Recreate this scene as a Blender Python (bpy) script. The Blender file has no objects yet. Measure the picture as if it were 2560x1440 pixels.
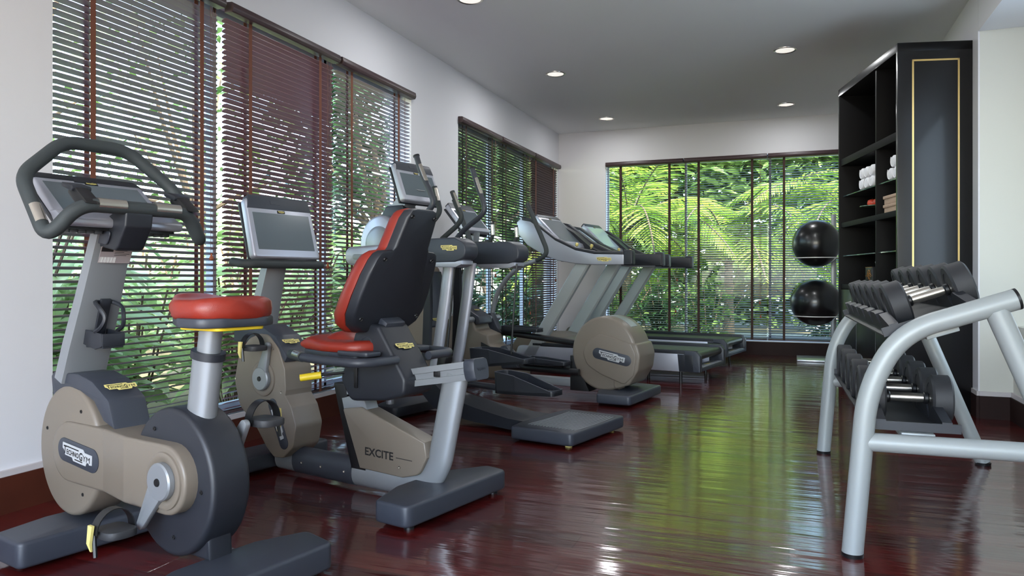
import bpy, bmesh, math, random
from mathutils import Vector, Matrix

C = bpy.context.scene.collection
scn = bpy.context.scene
PI = math.pi
R = math.radians
random.seed(7)

# ------------------------------------------------------------------ camera, sky, sun, daylight, exposure
cam_d = bpy.data.cameras.new('camera'); cam = bpy.data.objects.new('camera', cam_d); C.objects.link(cam)
cam.location = (0, 0, .93); cam.rotation_euler = (R(90), 0, .3628)
cam_d.sensor_width = 36; cam_d.lens = 36 * 1826.7 / 2560; cam_d.shift_y = -22.6 / 2560
cam_d.clip_start = .05; cam_d.clip_end = 200
scn.camera = cam

world = bpy.data.worlds.new('world'); scn.world = world; world.use_nodes = True
wn = world.node_tree; wn.nodes.clear()
sky = wn.nodes.new('ShaderNodeTexSky'); sky.sky_type = 'NISHITA'; sky.sun_disc = False
sky.sun_elevation = R(52); sky.sun_rotation = R(150); sky.air_density = 1.0; sky.dust_density = 1.5
bg = wn.nodes.new('ShaderNodeBackground'); bg.inputs[1].default_value = 1.6
wo = wn.nodes.new('ShaderNodeOutputWorld')
wn.links.new(sky.outputs[0], bg.inputs[0]); wn.links.new(bg.outputs[0], wo.inputs[0])

sun_d = bpy.data.lights.new('sun', 'SUN'); sun_d.energy = 15; sun_d.angle = R(1.5); sun_d.color = (1, .93, .78)
sun = bpy.data.objects.new('sun', sun_d); C.objects.link(sun)
sun.rotation_euler = Vector((-.62, .50, -1.0)).to_track_quat('-Z', 'Y').to_euler()

def area(name, loc, direction, sx, sy, power, col):
    d = bpy.data.lights.new(name, 'AREA'); d.shape = 'RECTANGLE'; d.size = sx; d.size_y = sy
    d.energy = power; d.color = col
    o = bpy.data.objects.new(name, d); C.objects.link(o); o.location = loc
    o.rotation_euler = Vector(direction).to_track_quat('-Z', 'Y').to_euler()
    return o
# added rear lamp aimed up to brighten the ceiling; daylight by the recess side window
area('ceiling_fill_rear', (-.6, -1.7, 1.1), (0, .35, .94), 3.8, 1.4, 55, (.93, .96, 1.0))
area('daylight_side', (1.74, 4.35, 1.55), (-1, 0, 0), 1.3, 1.9, 17, (.62, .80, 1.0))

vs = scn.view_settings
vs.view_transform = 'Standard'; vs.look = 'None'; vs.gamma = 1; vs.use_curve_mapping = False
vs.exposure = .56
scn.display_settings.display_device = 'sRGB'
try:
    scn.cycles.max_bounces = 8; scn.cycles.transparent_max_bounces = 24; scn.cycles.sample_clamp_indirect = 6
    scn.cycles.caustics_reflective = False; scn.cycles.caustics_refractive = False
except Exception:
    pass

# ------------------------------------------------------------------ materials
def s2l(c):
    return tuple(((x / 12.92) if x <= .04045 else ((x + .055) / 1.055) ** 2.4) for x in [v / 255 for v in c])
def mat(name, rgb, rough=.5, metal=0.0, coat=0.0, bump=0.0, bscale=400, var=0.0, vscale=3, trans=0, emit=None, spec=None):
    m = bpy.data.materials.new(name); m.use_nodes = True
    nt = m.node_tree; b = nt.nodes['Principled BSDF']
    col = s2l(rgb) + (1,)
    b.inputs['Base Color'].default_value = col
    b.inputs['Roughness'].default_value = rough; b.inputs['Metallic'].default_value = metal
    if spec is not None: b.inputs['Specular IOR Level'].default_value = spec
    if coat:
        b.inputs['Coat Weight'].default_value = coat; b.inputs['Coat Roughness'].default_value = .12
    if emit:
        b.inputs['Emission Color'].default_value = s2l(emit[0]) + (1,); b.inputs['Emission Strength'].default_value = emit[1]
    tc = nt.nodes.new('ShaderNodeTexCoord')
    if bump:
        n = nt.nodes.new('ShaderNodeTexNoise'); n.inputs['Scale'].default_value = bscale; n.inputs['Detail'].default_value = 2
        bp = nt.nodes.new('ShaderNodeBump'); bp.inputs['Strength'].default_value = bump; bp.inputs['Distance'].default_value = .002
        nt.links.new(tc.outputs['Object'], n.inputs['Vector']); nt.links.new(n.outputs[0], bp.inputs['Height']); nt.links.new(bp.outputs[0], b.inputs['Normal'])
    if var:
        n = nt.nodes.new('ShaderNodeTexNoise'); n.inputs['Scale'].default_value = vscale; n.inputs['Detail'].default_value = 5
        mx = nt.nodes.new('ShaderNodeMix'); mx.data_type = 'RGBA'
        mx.inputs[6].default_value = tuple(x * (1 - var) for x in col[:3]) + (1,)
        mx.inputs[7].default_value = tuple(min(1, x * (1 + var)) for x in col[:3]) + (1,)
        nt.links.new(tc.outputs['Object'], n.inputs['Vector']); nt.links.new(n.outputs[0], mx.inputs[0]); nt.links.new(mx.outputs[2], b.inputs['Base Color'])
    return m

M = {}
M['wall'] = mat('wall_paint', (222, 222, 226), .85, bump=.08, bscale=120, spec=.2)
M['wall_warm'] = mat('recess_paint', (208, 208, 200), .85, bump=.05, bscale=120, spec=.2)
M['ceil'] = mat('ceiling_paint', (238, 239, 240), .9, spec=.15)
M['soffit'] = mat('soffit_paint', (214, 214, 196), .9, spec=.15)
M['board'] = mat('dark_red_timber', (74, 34, 22), .5, spec=.3, var=.35, vscale=6)
M['board_dark'] = mat('dark_brown_timber', (38, 22, 19), .6, spec=.2, var=.3, vscale=6)
M['strip'] = mat('painted_strip', (196, 190, 190), .6)
M['char'] = mat('charcoal_plastic', (52, 56, 65), .42, bump=.12, bscale=900)
M['chard'] = mat('dark_charcoal_plastic', (32, 35, 42), .45, bump=.12, bscale=900)
M['black'] = mat('black_plastic', (20, 21, 23), .4)
M['foam'] = mat('black_foam_grip', (50, 56, 58), .62, bump=.3, bscale=700)
M['taupe'] = mat('taupe_plastic', (115, 106, 95), .38, bump=.04, bscale=900)
M['silver'] = mat('silver_paint', (146, 150, 154), .38, metal=.45)
M['silver2'] = mat('bright_silver_paint', (176, 179, 190), .34, metal=.5)
M['grey'] = mat('grey_metal_paint', (162, 168, 168), .42, metal=.12)
M['chrome'] = mat('brushed_steel', (205, 200, 190), .25, metal=.95)
M['red'] = mat('red_leatherette', (140, 42, 28), .38, bump=.2, bscale=500)
M['yellow'] = mat('yellow_plastic', (224, 196, 40), .4)
M['cream'] = mat('cream_label', (222, 208, 128), .45)
M['lgrey'] = mat('grey_label', (176, 178, 180), .45)
M['ink'] = mat('black_ink', (16, 16, 18), .6)
M['screen'] = mat('screen_glass', (92, 102, 108), .16)
M['screenw'] = mat('bright_screen_glass', (170, 190, 202), .16)
M['rubber'] = mat('dark_rubber', (44, 45, 48), .58, bump=.2, bscale=500)
M['belt'] = mat('belt_rubber', (52, 56, 60), .5, bump=.2, bscale=300)
M['leather'] = mat('black_leatherette', (30, 32, 36), .35, bump=.35, bscale=220)
M['ball'] = mat('black_ball_rubber', (17, 18, 20), .3, coat=.2)
M['white'] = mat('white_paint', (232, 232, 232), .5)
M['ring'] = mat('white_ring', (230, 230, 230), .4, metal=.2)
M['gold'] = mat('gold_inlay', (226, 190, 120), .3, metal=.7)
M['tapeb'] = mat('brown_tape', (112, 66, 48), .8)
M['cord'] = mat('brown_cord', (120, 84, 76), .8)
M['tassel'] = mat('orange_wood', (150, 74, 40), .5)
M['rail'] = mat('brown_blind_rail', (66, 50, 52), .42, var=.2, vscale=20)
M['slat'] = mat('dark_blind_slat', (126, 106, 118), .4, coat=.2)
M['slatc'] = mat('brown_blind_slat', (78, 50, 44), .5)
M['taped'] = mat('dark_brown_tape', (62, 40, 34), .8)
M['lacqi'] = mat('shaded_cabinet_black', (9, 9, 10), .6, spec=.2)  # darker copy of the black lacquer, interior shade put into the colour
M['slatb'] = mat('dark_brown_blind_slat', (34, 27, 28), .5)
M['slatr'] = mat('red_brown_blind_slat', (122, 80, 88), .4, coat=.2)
M['alu'] = mat('white_window_frame', (150, 158, 164), .4)
M['towel'] = mat('white_towel', (226, 226, 232), .95, bump=1.0, bscale=160)
M['apple'] = mat('apple_skin', (206, 66, 40), .3, var=.5, vscale=18)
M['peach'] = mat('orange_fruit_skin', (232, 128, 60), .35, var=.3, vscale=18)
M['dgreen'] = mat('green_glass_stand', (74, 96, 74), .15)
M['wicker'] = mat('woven_beige', (176, 150, 130), .8, bump=1.0, bscale=220, var=.3, vscale=90)
M['bark'] = mat('tree_bark', (96, 80, 62), .9, bump=.6, bscale=40, var=.4, vscale=8)
M['soil'] = mat('garden_soil', (92, 84, 60), .95, var=.4, vscale=3)
M['stone'] = mat('garden_stone', (206, 206, 204), .9, var=.15, vscale=2)
M['deck'] = mat('blue_grey_paving', (150, 160, 176), .5, var=.15, vscale=2)
M['plate'] = mat('pale_steel_plate', (190, 194, 200), .3, metal=.5)
M['tissue'] = mat('tissue_paper', (240, 240, 244), .9)
M['sticker'] = mat('grey_rating_label', (150, 140, 142), .5)
M['bronze'] = mat('lacquer_gold', (150, 106, 50), .4, metal=.4)

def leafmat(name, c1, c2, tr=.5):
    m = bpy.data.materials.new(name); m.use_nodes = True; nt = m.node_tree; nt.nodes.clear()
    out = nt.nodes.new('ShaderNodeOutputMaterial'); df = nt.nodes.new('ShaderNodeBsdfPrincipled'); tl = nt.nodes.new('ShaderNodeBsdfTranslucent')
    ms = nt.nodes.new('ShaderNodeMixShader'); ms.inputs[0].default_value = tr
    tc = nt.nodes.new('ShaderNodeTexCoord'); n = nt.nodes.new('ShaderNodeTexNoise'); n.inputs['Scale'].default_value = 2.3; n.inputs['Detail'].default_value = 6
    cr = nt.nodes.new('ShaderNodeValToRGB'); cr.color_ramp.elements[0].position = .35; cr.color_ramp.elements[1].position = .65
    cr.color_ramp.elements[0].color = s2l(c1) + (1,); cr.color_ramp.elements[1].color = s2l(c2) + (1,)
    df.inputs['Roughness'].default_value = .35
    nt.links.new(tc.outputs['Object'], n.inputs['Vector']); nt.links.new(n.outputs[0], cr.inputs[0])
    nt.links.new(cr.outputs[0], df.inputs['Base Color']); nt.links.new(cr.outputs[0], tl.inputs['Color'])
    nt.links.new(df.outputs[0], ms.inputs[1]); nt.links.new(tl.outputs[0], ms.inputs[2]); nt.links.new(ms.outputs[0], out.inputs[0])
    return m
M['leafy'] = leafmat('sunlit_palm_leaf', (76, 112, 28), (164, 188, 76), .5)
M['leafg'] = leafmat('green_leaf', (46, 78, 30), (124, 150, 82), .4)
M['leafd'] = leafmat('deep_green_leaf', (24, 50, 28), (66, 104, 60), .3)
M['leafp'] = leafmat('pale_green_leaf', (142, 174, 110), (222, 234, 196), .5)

def glassmat():
    m = bpy.data.materials.new('window_glass'); m.use_nodes = True; nt = m.node_tree; nt.nodes.clear()
    out = nt.nodes.new('ShaderNodeOutputMaterial'); t = nt.nodes.new('ShaderNodeBsdfTransparent'); g = nt.nodes.new('ShaderNodeBsdfGlossy')
    g.inputs['Roughness'].default_value = .02; t.inputs['Color'].default_value = (.94, .97, .96, 1)
    ms = nt.nodes.new('ShaderNodeMixShader'); ms.inputs[0].default_value = .018
    nt.links.new(t.outputs[0], ms.inputs[1]); nt.links.new(g.outputs[0], ms.inputs[2]); nt.links.new(ms.outputs[0], out.inputs[0])
    return m
M['glass'] = glassmat()
def shelfglass():
    m = mat('shelf_glass', (150, 186, 190), .05, trans=1)
    b = m.node_tree.nodes['Principled BSDF']; b.inputs['Transmission Weight'].default_value = .85
    return m
M['sglass'] = shelfglass()

def floormat():
    m = bpy.data.materials.new('red_plank_floor'); m.use_nodes = True; nt = m.node_tree; b = nt.nodes['Principled BSDF']
    L = nt.links.new
    tc = nt.nodes.new('ShaderNodeTexCoord')
    br = nt.nodes.new('ShaderNodeTexBrick'); br.offset = .37; br.offset_frequency = 2
    br.inputs['Scale'].default_value = 1; br.inputs['Brick Width'].default_value = 1.9; br.inputs['Row Height'].default_value = .135
    br.inputs['Mortar Size'].default_value = .0016; br.inputs['Mortar Smooth'].default_value = .2; br.inputs['Bias'].default_value = 0
    br.inputs['Color1'].default_value = s2l((92, 24, 22)) + (1,); br.inputs['Color2'].default_value = s2l((60, 14, 15)) + (1,)
    br.inputs['Mortar'].default_value = s2l((30, 12, 12)) + (1,)
    L(tc.outputs['Object'], br.inputs['Vector'])
    mp = nt.nodes.new('ShaderNodeMapping'); mp.inputs['Scale'].default_value = (1.2, 22, 1); L(tc.outputs['Object'], mp.inputs['Vector'])
    n = nt.nodes.new('ShaderNodeTexNoise'); n.inputs['Scale'].default_value = 2.2; n.inputs['Detail'].default_value = 6; n.inputs['Roughness'].default_value = .6; L(mp.outputs[0], n.inputs['Vector'])
    mx = nt.nodes.new('ShaderNodeMix'); mx.data_type = 'RGBA'; mx.blend_type = 'MULTIPLY'; mx.inputs[0].default_value = .75
    cr = nt.nodes.new('ShaderNodeValToRGB'); cr.color_ramp.elements[0].position = .3; cr.color_ramp.elements[0].color = (.35, .3, .3, 1); cr.color_ramp.elements[1].position = .75; cr.color_ramp.elements[1].color = (1.25, 1.1, 1.1, 1)
    L(n.outputs[0], cr.inputs[0]); L(br.outputs['Color'], mx.inputs[6]); L(cr.outputs[0], mx.inputs[7]); L(mx.outputs[2], b.inputs['Base Color'])
    n2 = nt.nodes.new('ShaderNodeTexNoise'); n2.inputs['Scale'].default_value = 1.5; n2.inputs['Detail'].default_value = 3
    mp2 = nt.nodes.new('ShaderNodeMapping'); mp2.inputs['Scale'].default_value = (.7, 7.0, 1); L(tc.outputs['Object'], mp2.inputs['Vector']); L(mp2.outputs[0], n2.inputs['Vector'])
    ad = nt.nodes.new('ShaderNodeMath'); ad.operation = 'MULTIPLY_ADD'; ad.inputs[1].default_value = .06; L(n.outputs[0], ad.inputs[0]); L(n2.outputs[0], ad.inputs[2])
    mo = nt.nodes.new('ShaderNodeMath'); mo.operation = 'MULTIPLY_ADD'; mo.inputs[1].default_value = -.5; L(br.outputs['Fac'], mo.inputs[0]); L(ad.outputs[0], mo.inputs[2])
    bp = nt.nodes.new('ShaderNodeBump'); bp.inputs['Strength'].default_value = .55; bp.inputs['Distance'].default_value = .008
    L(mo.outputs[0], bp.inputs['Height']); L(bp.outputs[0], b.inputs['Normal']); L(bp.outputs[0], b.inputs['Coat Normal'])
    b.inputs['Roughness'].default_value = .5; b.inputs['Coat Weight'].default_value = 1.0; b.inputs['Coat Roughness'].default_value = .10
    b.inputs['Coat IOR'].default_value = 1.85; b.inputs['Specular IOR Level'].default_value = .1
    return m
M['floor'] = floormat()
def lacquer():
    m = mat('black_lacquer_wood', (13, 13, 16), .36, coat=.3)
    nt = m.node_tree; b = nt.nodes['Principled BSDF']; tc = nt.nodes['Texture Coordinate'] if 'Texture Coordinate' in nt.nodes else nt.nodes.new('ShaderNodeTexCoord')
    mp = nt.nodes.new('ShaderNodeMapping'); mp.inputs['Scale'].default_value = (90, 90, 3); n = nt.nodes.new('ShaderNodeTexNoise'); n.inputs['Scale'].default_value = 1.5; n.inputs['Detail'].default_value = 4
    bp = nt.nodes.new('ShaderNodeBump'); bp.inputs['Strength'].default_value = .05; bp.inputs['Distance'].default_value = .001
    nt.links.new(tc.outputs['Object'], mp.inputs[0]); nt.links.new(mp.outputs[0], n.inputs[0]); nt.links.new(n.outputs[0], bp.inputs['Height']); nt.links.new(bp.outputs[0], b.inputs['Normal'])
    return m
M['lacq'] = lacquer()

# ------------------------------------------------------------------ mesh helpers
def fillet(pts, n=5):
    """2-D polygon with optional radius per point -> rounded polygon"""
    out = []; N = len(pts)
    for i, p in enumerate(pts):
        r = p[2] if len(p) > 2 else 0
        P = Vector(p[:2])
        if r <= 0: out.append((P.x, P.y)); continue
        A = Vector(pts[i - 1][:2]); B = Vector(pts[(i + 1) % N][:2])
        a = (A - P); b = (B - P); la, lb = a.length, b.length
        if la < 1e-6 or lb < 1e-6: continue
        a.normalize(); b.normalize()
        ang = a.angle(b)
        t = min(r / max(math.tan(ang / 2), 1e-3), la * .49, lb * .49)
        p0 = P + a * t; p1 = P + b * t
        for k in range(n + 1):
            u = k / n
            q = p0 * (1 - u) ** 2 + P * 2 * u * (1 - u) + p1 * u * u
            out.append((q.x, q.y))
    return out
def circ(cx, cy, rx, ry=None, n=40, a0=0, a1=360):
    ry = rx if ry is None else ry
    full = abs(a1 - a0) >= 360
    k = n if full else n + 1
    return [(cx + rx * math.cos(R(a0 + (a1 - a0) * i / n)), cy + ry * math.sin(R(a0 + (a1 - a0) * i / n))) for i in range(k)]
def capsule(x0, z0, x1, z1, r0, r1=None, n=14):
    r1 = r0 if r1 is None else r1
    a = math.degrees(math.atan2(z1 - z0, x1 - x0))
    return circ(x1, z1, r1, n=n, a0=a - 90, a1=a + 90) + circ(x0, z0, r0, n=n, a0=a + 90, a1=a + 270)
def smooth_path(pts, r=.04, n=6):
    pts = [Vector(p) for p in pts]; out = [pts[0]]
    for i in range(1, len(pts) - 1):
        P = pts[i]; a = pts[i - 1] - P; b = pts[i + 1] - P
        t = min(r, a.length * .49, b.length * .49)
        p0 = P + a.normalized() * t; p1 = P + b.normalized() * t
        for k in range(n + 1):
            u = k / n; out.append(p0 * (1 - u) ** 2 + P * 2 * u * (1 - u) + p1 * u * u)
    out.append(pts[-1]); return out
def smooth_loop(pts, r=.04, n=6):
    pts = [Vector(p) for p in pts]; out = []; N = len(pts)
    for i in range(N):
        P = pts[i]; a = pts[i - 1] - P; b = pts[(i + 1) % N] - P
        t = min(r, a.length * .49, b.length * .49)
        p0 = P + a.normalized() * t; p1 = P + b.normalized() * t
        for k in range(n + 1):
            u = k / n; out.append(p0 * (1 - u) ** 2 + P * 2 * u * (1 - u) + p1 * u * u)
    return out

_text = {}
def text2d(s):
    if s not in _text:
        cu = bpy.data.curves.new('t', 'FONT'); cu.body = s; cu.size = 1; cu.resolution_u = 3; cu.offset = .022 if s in ('T', 'G', 'ECHNO', 'EXCITE') else .0
        o = bpy.data.objects.new('t', cu); C.objects.link(o)
        dg = bpy.context.evaluated_depsgraph_get(); me = bpy.data.meshes.new_from_object(o.evaluated_get(dg))
        vs_ = [(v.co.x, v.co.y) for v in me.vertices]; fs = [tuple(p.vertices) for p in me.polygons]
        bpy.data.objects.remove(o); bpy.data.curves.remove(cu); bpy.data.meshes.remove(me)
        x0 = min(v[0] for v in vs_); x1 = max(v[0] for v in vs_); y0 = min(v[1] for v in vs_); y1 = max(v[1] for v in vs_)
        _text[s] = ([((x - x0) / (x1 - x0), (y - y0) / (y1 - y0)) for x, y in vs_], fs)
    return _text[s]

class MB:
    def __init__(self): self.bm = bmesh.new()
    def _join(self, b, mi, xf=None):
        for f in b.faces: f.material_index = mi
        if xf is not None: bmesh.ops.transform(b, matrix=xf, verts=b.verts)
        me = bpy.data.meshes.new('x'); b.to_mesh(me); b.free(); self.bm.from_mesh(me); bpy.data.meshes.remove(me)
        return self
    def prism(self, pts, a, b_, axis='y', bev=0, seg=2, mi=0, xf=None, caps=(True, True)):
        """polygon pts swept from a to b_ along axis; bev rounds both rims"""
        b = bmesh.new()
        def P(p, t):
            return (p[0], t, p[1]) if axis == 'y' else ((p[0], p[1], t) if axis == 'z' else (t, p[0], p[1]))
        v0 = [b.verts.new(P(p, a)) for p in pts]; v1 = [b.verts.new(P(p, b_)) for p in pts]
        n = len(pts)
        f0 = b.faces.new(v0); f1 = b.faces.new(list(reversed(v1)))
        for i in range(n): b.faces.new((v0[i], v1[i], v1[(i + 1) % n], v0[(i + 1) % n]))
        bmesh.ops.recalc_face_normals(b, faces=b.faces)
        if bev:
            es = []
            if caps[0]: es += list(f0.edges)
            if caps[1]: es += list(f1.edges)
            bmesh.ops.bevel(b, geom=es, offset=bev, segments=seg, profile=.5, affect='EDGES', clamp_overlap=True)
        return self._join(b, mi, xf)
    def box(self, c, s, bev=0, rot=(0, 0, 0), mi=0, seg=2):
        b = bmesh.new(); bmesh.ops.create_cube(b, size=1)
        bmesh.ops.scale(b, vec=s, verts=b.verts)
        if bev: bmesh.ops.bevel(b, geom=list(b.edges), offset=bev, segments=seg, profile=.5, affect='EDGES', clamp_overlap=True)
        from mathutils import Euler
        return self._join(b, mi, Matrix.Translation(c) @ Euler(rot).to_matrix().to_4x4())
    def tube(self, pts, r, seg=14, closed=False, ry=None, up=None, mi=0, cap=True):
        """round or flattened tube along pts; r number or list; ry/r = flattening against vector up"""
        pts = [Vector(p) for p in pts]; n = len(pts); b = bmesh.new(); rings = []
        prev = None
        for i, p in enumerate(pts):
            if closed: t = pts[(i + 1) % n] - pts[i - 1]
            else: t = pts[min(i + 1, n - 1)] - pts[max(i - 1, 0)]
            if t.length < 1e-9: t = Vector((0, 0, 1))
            t.normalize()
            if up is not None: nrm = Vector(up) - t * t.dot(Vector(up))
            elif prev is None:
                nrm = Vector((0, 0, 1)) - t * t.z
                if nrm.length < .2: nrm = Vector((1, 0, 0)) - t * t.x
            else: nrm = prev - t * t.dot(prev)
            nrm.normalize(); prev = nrm; bi = t.cross(nrm)
            rr = r[i] if isinstance(r, (list, tuple)) else r
            k = 1 if ry is None else ry / (r[0] if isinstance(r, (list, tuple)) else r)
            rings.append([b.verts.new(p + nrm * (math.cos(2 * PI * j / seg) * rr * k) + bi * (math.sin(2 * PI * j / seg) * rr)) for j in range(seg)])
        m = n if closed else n - 1
        for i in range(m):
            A = rings[i]; B = rings[(i + 1) % n]
            for j in range(seg): b.faces.new((A[j], A[(j + 1) % seg], B[(j + 1) % seg], B[j]))
        if not closed and cap:
            b.faces.new(list(reversed(rings[0]))); b.faces.new(rings[-1])
        bmesh.ops.recalc_face_normals(b, faces=b.faces)
        return self._join(b, mi)
    def lathe(self, prof, o, axis=(0, 0, 1), seg=32, mi=0):
        """prof = [(radius, height)]"""
        q = Vector((0, 0, 1)).rotation_difference(Vector(axis)).to_matrix().to_4x4()
        b = bmesh.new(); rings = []
        for r, h in prof:
            if r < 1e-5: rings.append([b.verts.new((0, 0, h))])
            else: rings.append([b.verts.new((r * math.cos(2 * PI * j / seg), r * math.sin(2 * PI * j / seg), h)) for j in range(seg)])
        for A, B in zip(rings, rings[1:]):
            for j in range(seg):
                k = (j + 1) % seg
                if len(A) == 1 and len(B) == 1: continue
                if len(A) == 1: b.faces.new((A[0], B[j], B[k]))
                elif len(B) == 1: b.faces.new((A[j], A[k], B[0]))
                else: b.faces.new((A[j], A[k], B[k], B[j]))
        bmesh.ops.recalc_face_normals(b, faces=b.faces)
        return self._join(b, mi, Matrix.Translation(o) @ q)
    def loft(self, secs, mi=0, cap=True):
        """secs = list of rings (same number of 3-D points)"""
        b = bmesh.new(); rings = [[b.verts.new(p) for p in s] for s in secs]; n = len(rings[0])
        for A, B in zip(rings, rings[1:]):
            for j in range(n): b.faces.new((A[j], A[(j + 1) % n], B[(j + 1) % n], B[j]))
        if cap: b.faces.new(list(reversed(rings[0]))); b.faces.new(rings[-1])
        bmesh.ops.recalc_face_normals(b, faces=b.faces)
        return self._join(b, mi)
    def flat(self, pts, o, xd, yd, mi=0, th=.0015):
        """a thin plate given as 2-D polygon placed on the plane (o, xd, yd)"""
        o = Vector(o); xd = Vector(xd).normalized(); yd = Vector(yd).normalized(); z = xd.cross(yd).normalized()
        mtx = Matrix(((xd.x, yd.x, z.x, o.x), (xd.y, yd.y, z.y, o.y), (xd.z, yd.z, z.z, o.z), (0, 0, 0, 1)))
        return self.prism(pts, 0, th, axis='z', mi=mi, xf=mtx)
    def text(self, s, o, xd, yd, w, h, mi=0, lift=0):
        vs_, fs = text2d(s); o = Vector(o); xd = Vector(xd).normalized(); yd = Vector(yd).normalized(); z = xd.cross(yd)
        o = o + z * lift
        bv = [self.bm.verts.new(o + xd * (x * w) + yd * (y * h)) for x, y in vs_]
        for f in fs:
            try: g = self.bm.faces.new([bv[i] for i in f]); g.material_index = mi
            except ValueError: pass
        return self
    def logo(self, o, xd, yd, w, plate=0, ink=1):
        """stepped name plate with the maker's lettering, centred at o"""
        h = w * .27; o = Vector(o); x = Vector(xd).normalized(); y = Vector(yd).normalized(); z = x.cross(y)
        P = [(-.5, .5), (.2, .5), (.25, .33), (.5, .33), (.5, -.3), (.42, -.34), (.40, -.24), (.34, -.24), (.30, -.5), (-.12, -.5), (-.16, -.3), (-.40, -.3), (-.44, 0), (-.5, .12)]
        self.flat([(a * w, b * h) for a, b in P], o, x, y, mi=plate)
        q = o + z * .0022
        for tx, a0, a1, b0, b1 in (('T', -.455, -.355, -.20, .34), ('ECHNO', -.345, .07, -.20, .14), ('G', .085, .19, -.28, .26), ('YM', .20, .44, -.22, .14)):
            self.text(tx, q + x * (a0 * w) + y * (b0 * h), x, y, (a1 - a0) * w, (b1 - b0) * h, mi=ink)
        for a0, a1, b0 in ((-.40, .06, .28), (-.06, .20, -.38)):
            self.flat([(a0 * w, b0 * h), (a1 * w, b0 * h), (a1 * w, (b0 + .07) * h), (a0 * w, (b0 + .07) * h)], q, x, y, mi=ink, th=.0004)
        return self
    def build(self, name, m, parent=None, smooth=True, angle=38, **props):
        me = bpy.data.meshes.new(name); self.bm.to_mesh(me); self.bm.free()
        for x in (m if isinstance(m, (list, tuple)) else [m]): me.materials.append(M[x])
        if smooth and len(me.polygons):
            me.polygons.foreach_set('use_smooth', [True] * len(me.polygons)); me.set_sharp_from_angle(angle=R(angle))
        o = bpy.data.objects.new(name, me); C.objects.link(o)
        if parent: o.parent = parent
        for k, v in props.items(): o[k] = v
        return o

def thing(name, label, cat, loc=(0, 0, 0), hd=-90, group=None):
    """Empty at the base; local +x = heading hd (degrees left of +Y), +y = to its left"""
    o = bpy.data.objects.new(name, None); C.objects.link(o); o.empty_display_size = .1
    o.location = loc; o.rotation_euler = (0, 0, R(90 + hd)); o['label'] = label; o['category'] = cat
    if group: o['group'] = group
    return o
def tag(o, label, cat, group=None):
    o['label'] = label; o['category'] = cat
    if group: o['group'] = group
    return o
def dup(root, loc, label, rot=None):
    r = root.copy(); C.objects.link(r); r.location = loc; r['label'] = label
    if rot is not None: r.rotation_euler = rot
    for ch in list(root.children):
        c = ch.copy(); C.objects.link(c); c.parent = r
        for g in list(ch.children):
            d = g.copy(); C.objects.link(d); d.parent = c
    return r
def struct(mb, name, m, **k):
    o = mb.build(name, m, **k); o['kind'] = 'structure'; return o

# ------------------------------------------------------------------ the room
XL, YB, H, XR = -2.92, 9.475, 2.891, 1.18
struct(MB().box((-.6, 3.6, -.05), (5.0, 12.6, .1)), 'floor', 'floor')
struct(MB().box((-.85, 3.6, H + .05), (4.25, 12.2, .1)), 'ceiling', 'ceil')
def holed_wall(axis, plane, thick, lo, hi, zt, holes):
    """wall in plane (x or y = plane), outer side at plane+thick, with rectangular holes (a0,a1,z0,z1)"""
    mb = MB(); cur = lo
    def bx(a0, a1, z0, z1):
        if a1 - a0 < 1e-4 or z1 - z0 < 1e-4: return
        if axis == 'x': mb.box((plane + thick / 2, (a0 + a1) / 2, (z0 + z1) / 2), (abs(thick), a1 - a0, z1 - z0))
        else: mb.box(((a0 + a1) / 2, plane + thick / 2, (z0 + z1) / 2), (a1 - a0, abs(thick), z1 - z0))
    for a0, a1, z0, z1 in holes:
        bx(cur, a0, 0, zt); bx(a0, a1, 0, z0); bx(a0, a1, z1, zt); cur = a1
    bx(cur, hi, 0, zt); return mb
WZ0, WZ1 = .17, 2.462
struct(holed_wall('x', XL, -.2, -2.6, YB + .2, H + .05, [(2.205, 5.345, WZ0, WZ1), (6.26, 9.43, WZ0, WZ1)]), 'wall_left', 'wall')
struct(holed_wall('y', YB, .2, XL, 1.6, H + .05, [(-2.27, .80, WZ0, WZ1)]), 'wall_back', 'wall')
mb = MB(); mb.box((XR + .12, (5.675 + YB) / 2, H / 2), (.24, YB - 5.675, H))
mb.box((XR + .36, 1.52, (H + 2.61) / 2 + .0), (.72, 8.3, H - 2.61 + .05))
struct(mb, 'wall_right', 'wall')
mb = MB(); mb.box((1.525, 5.739, 1.308), (.67, .13, 2.604)); struct(mb, 'wall_recess_end', 'wall_warm')
mb = MB(); mb.box((1.84, 1.6, 1.31), (.1, 8.3, 2.62)); struct(mb, 'wall_recess_side', 'wall_warm')
mb = MB(); mb.box((1.55, 1.6, 2.603), (.70, 8.1, .012)); struct(mb, 'ceiling_recess', 'soffit')
mb = MB(); mb.box((1.585, 1.8, .31), (.41, 7.75, .62)); struct(mb, 'wall_ledge', 'wall_warm')
# rear wall behind the camera with a wide glazed opening
struct(holed_wall('y', -2.6, -.15, XL, 1.9, H + .05, [(-2.6, 1.4, .4, 2.5)]), 'wall_rear', 'wall')

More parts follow.
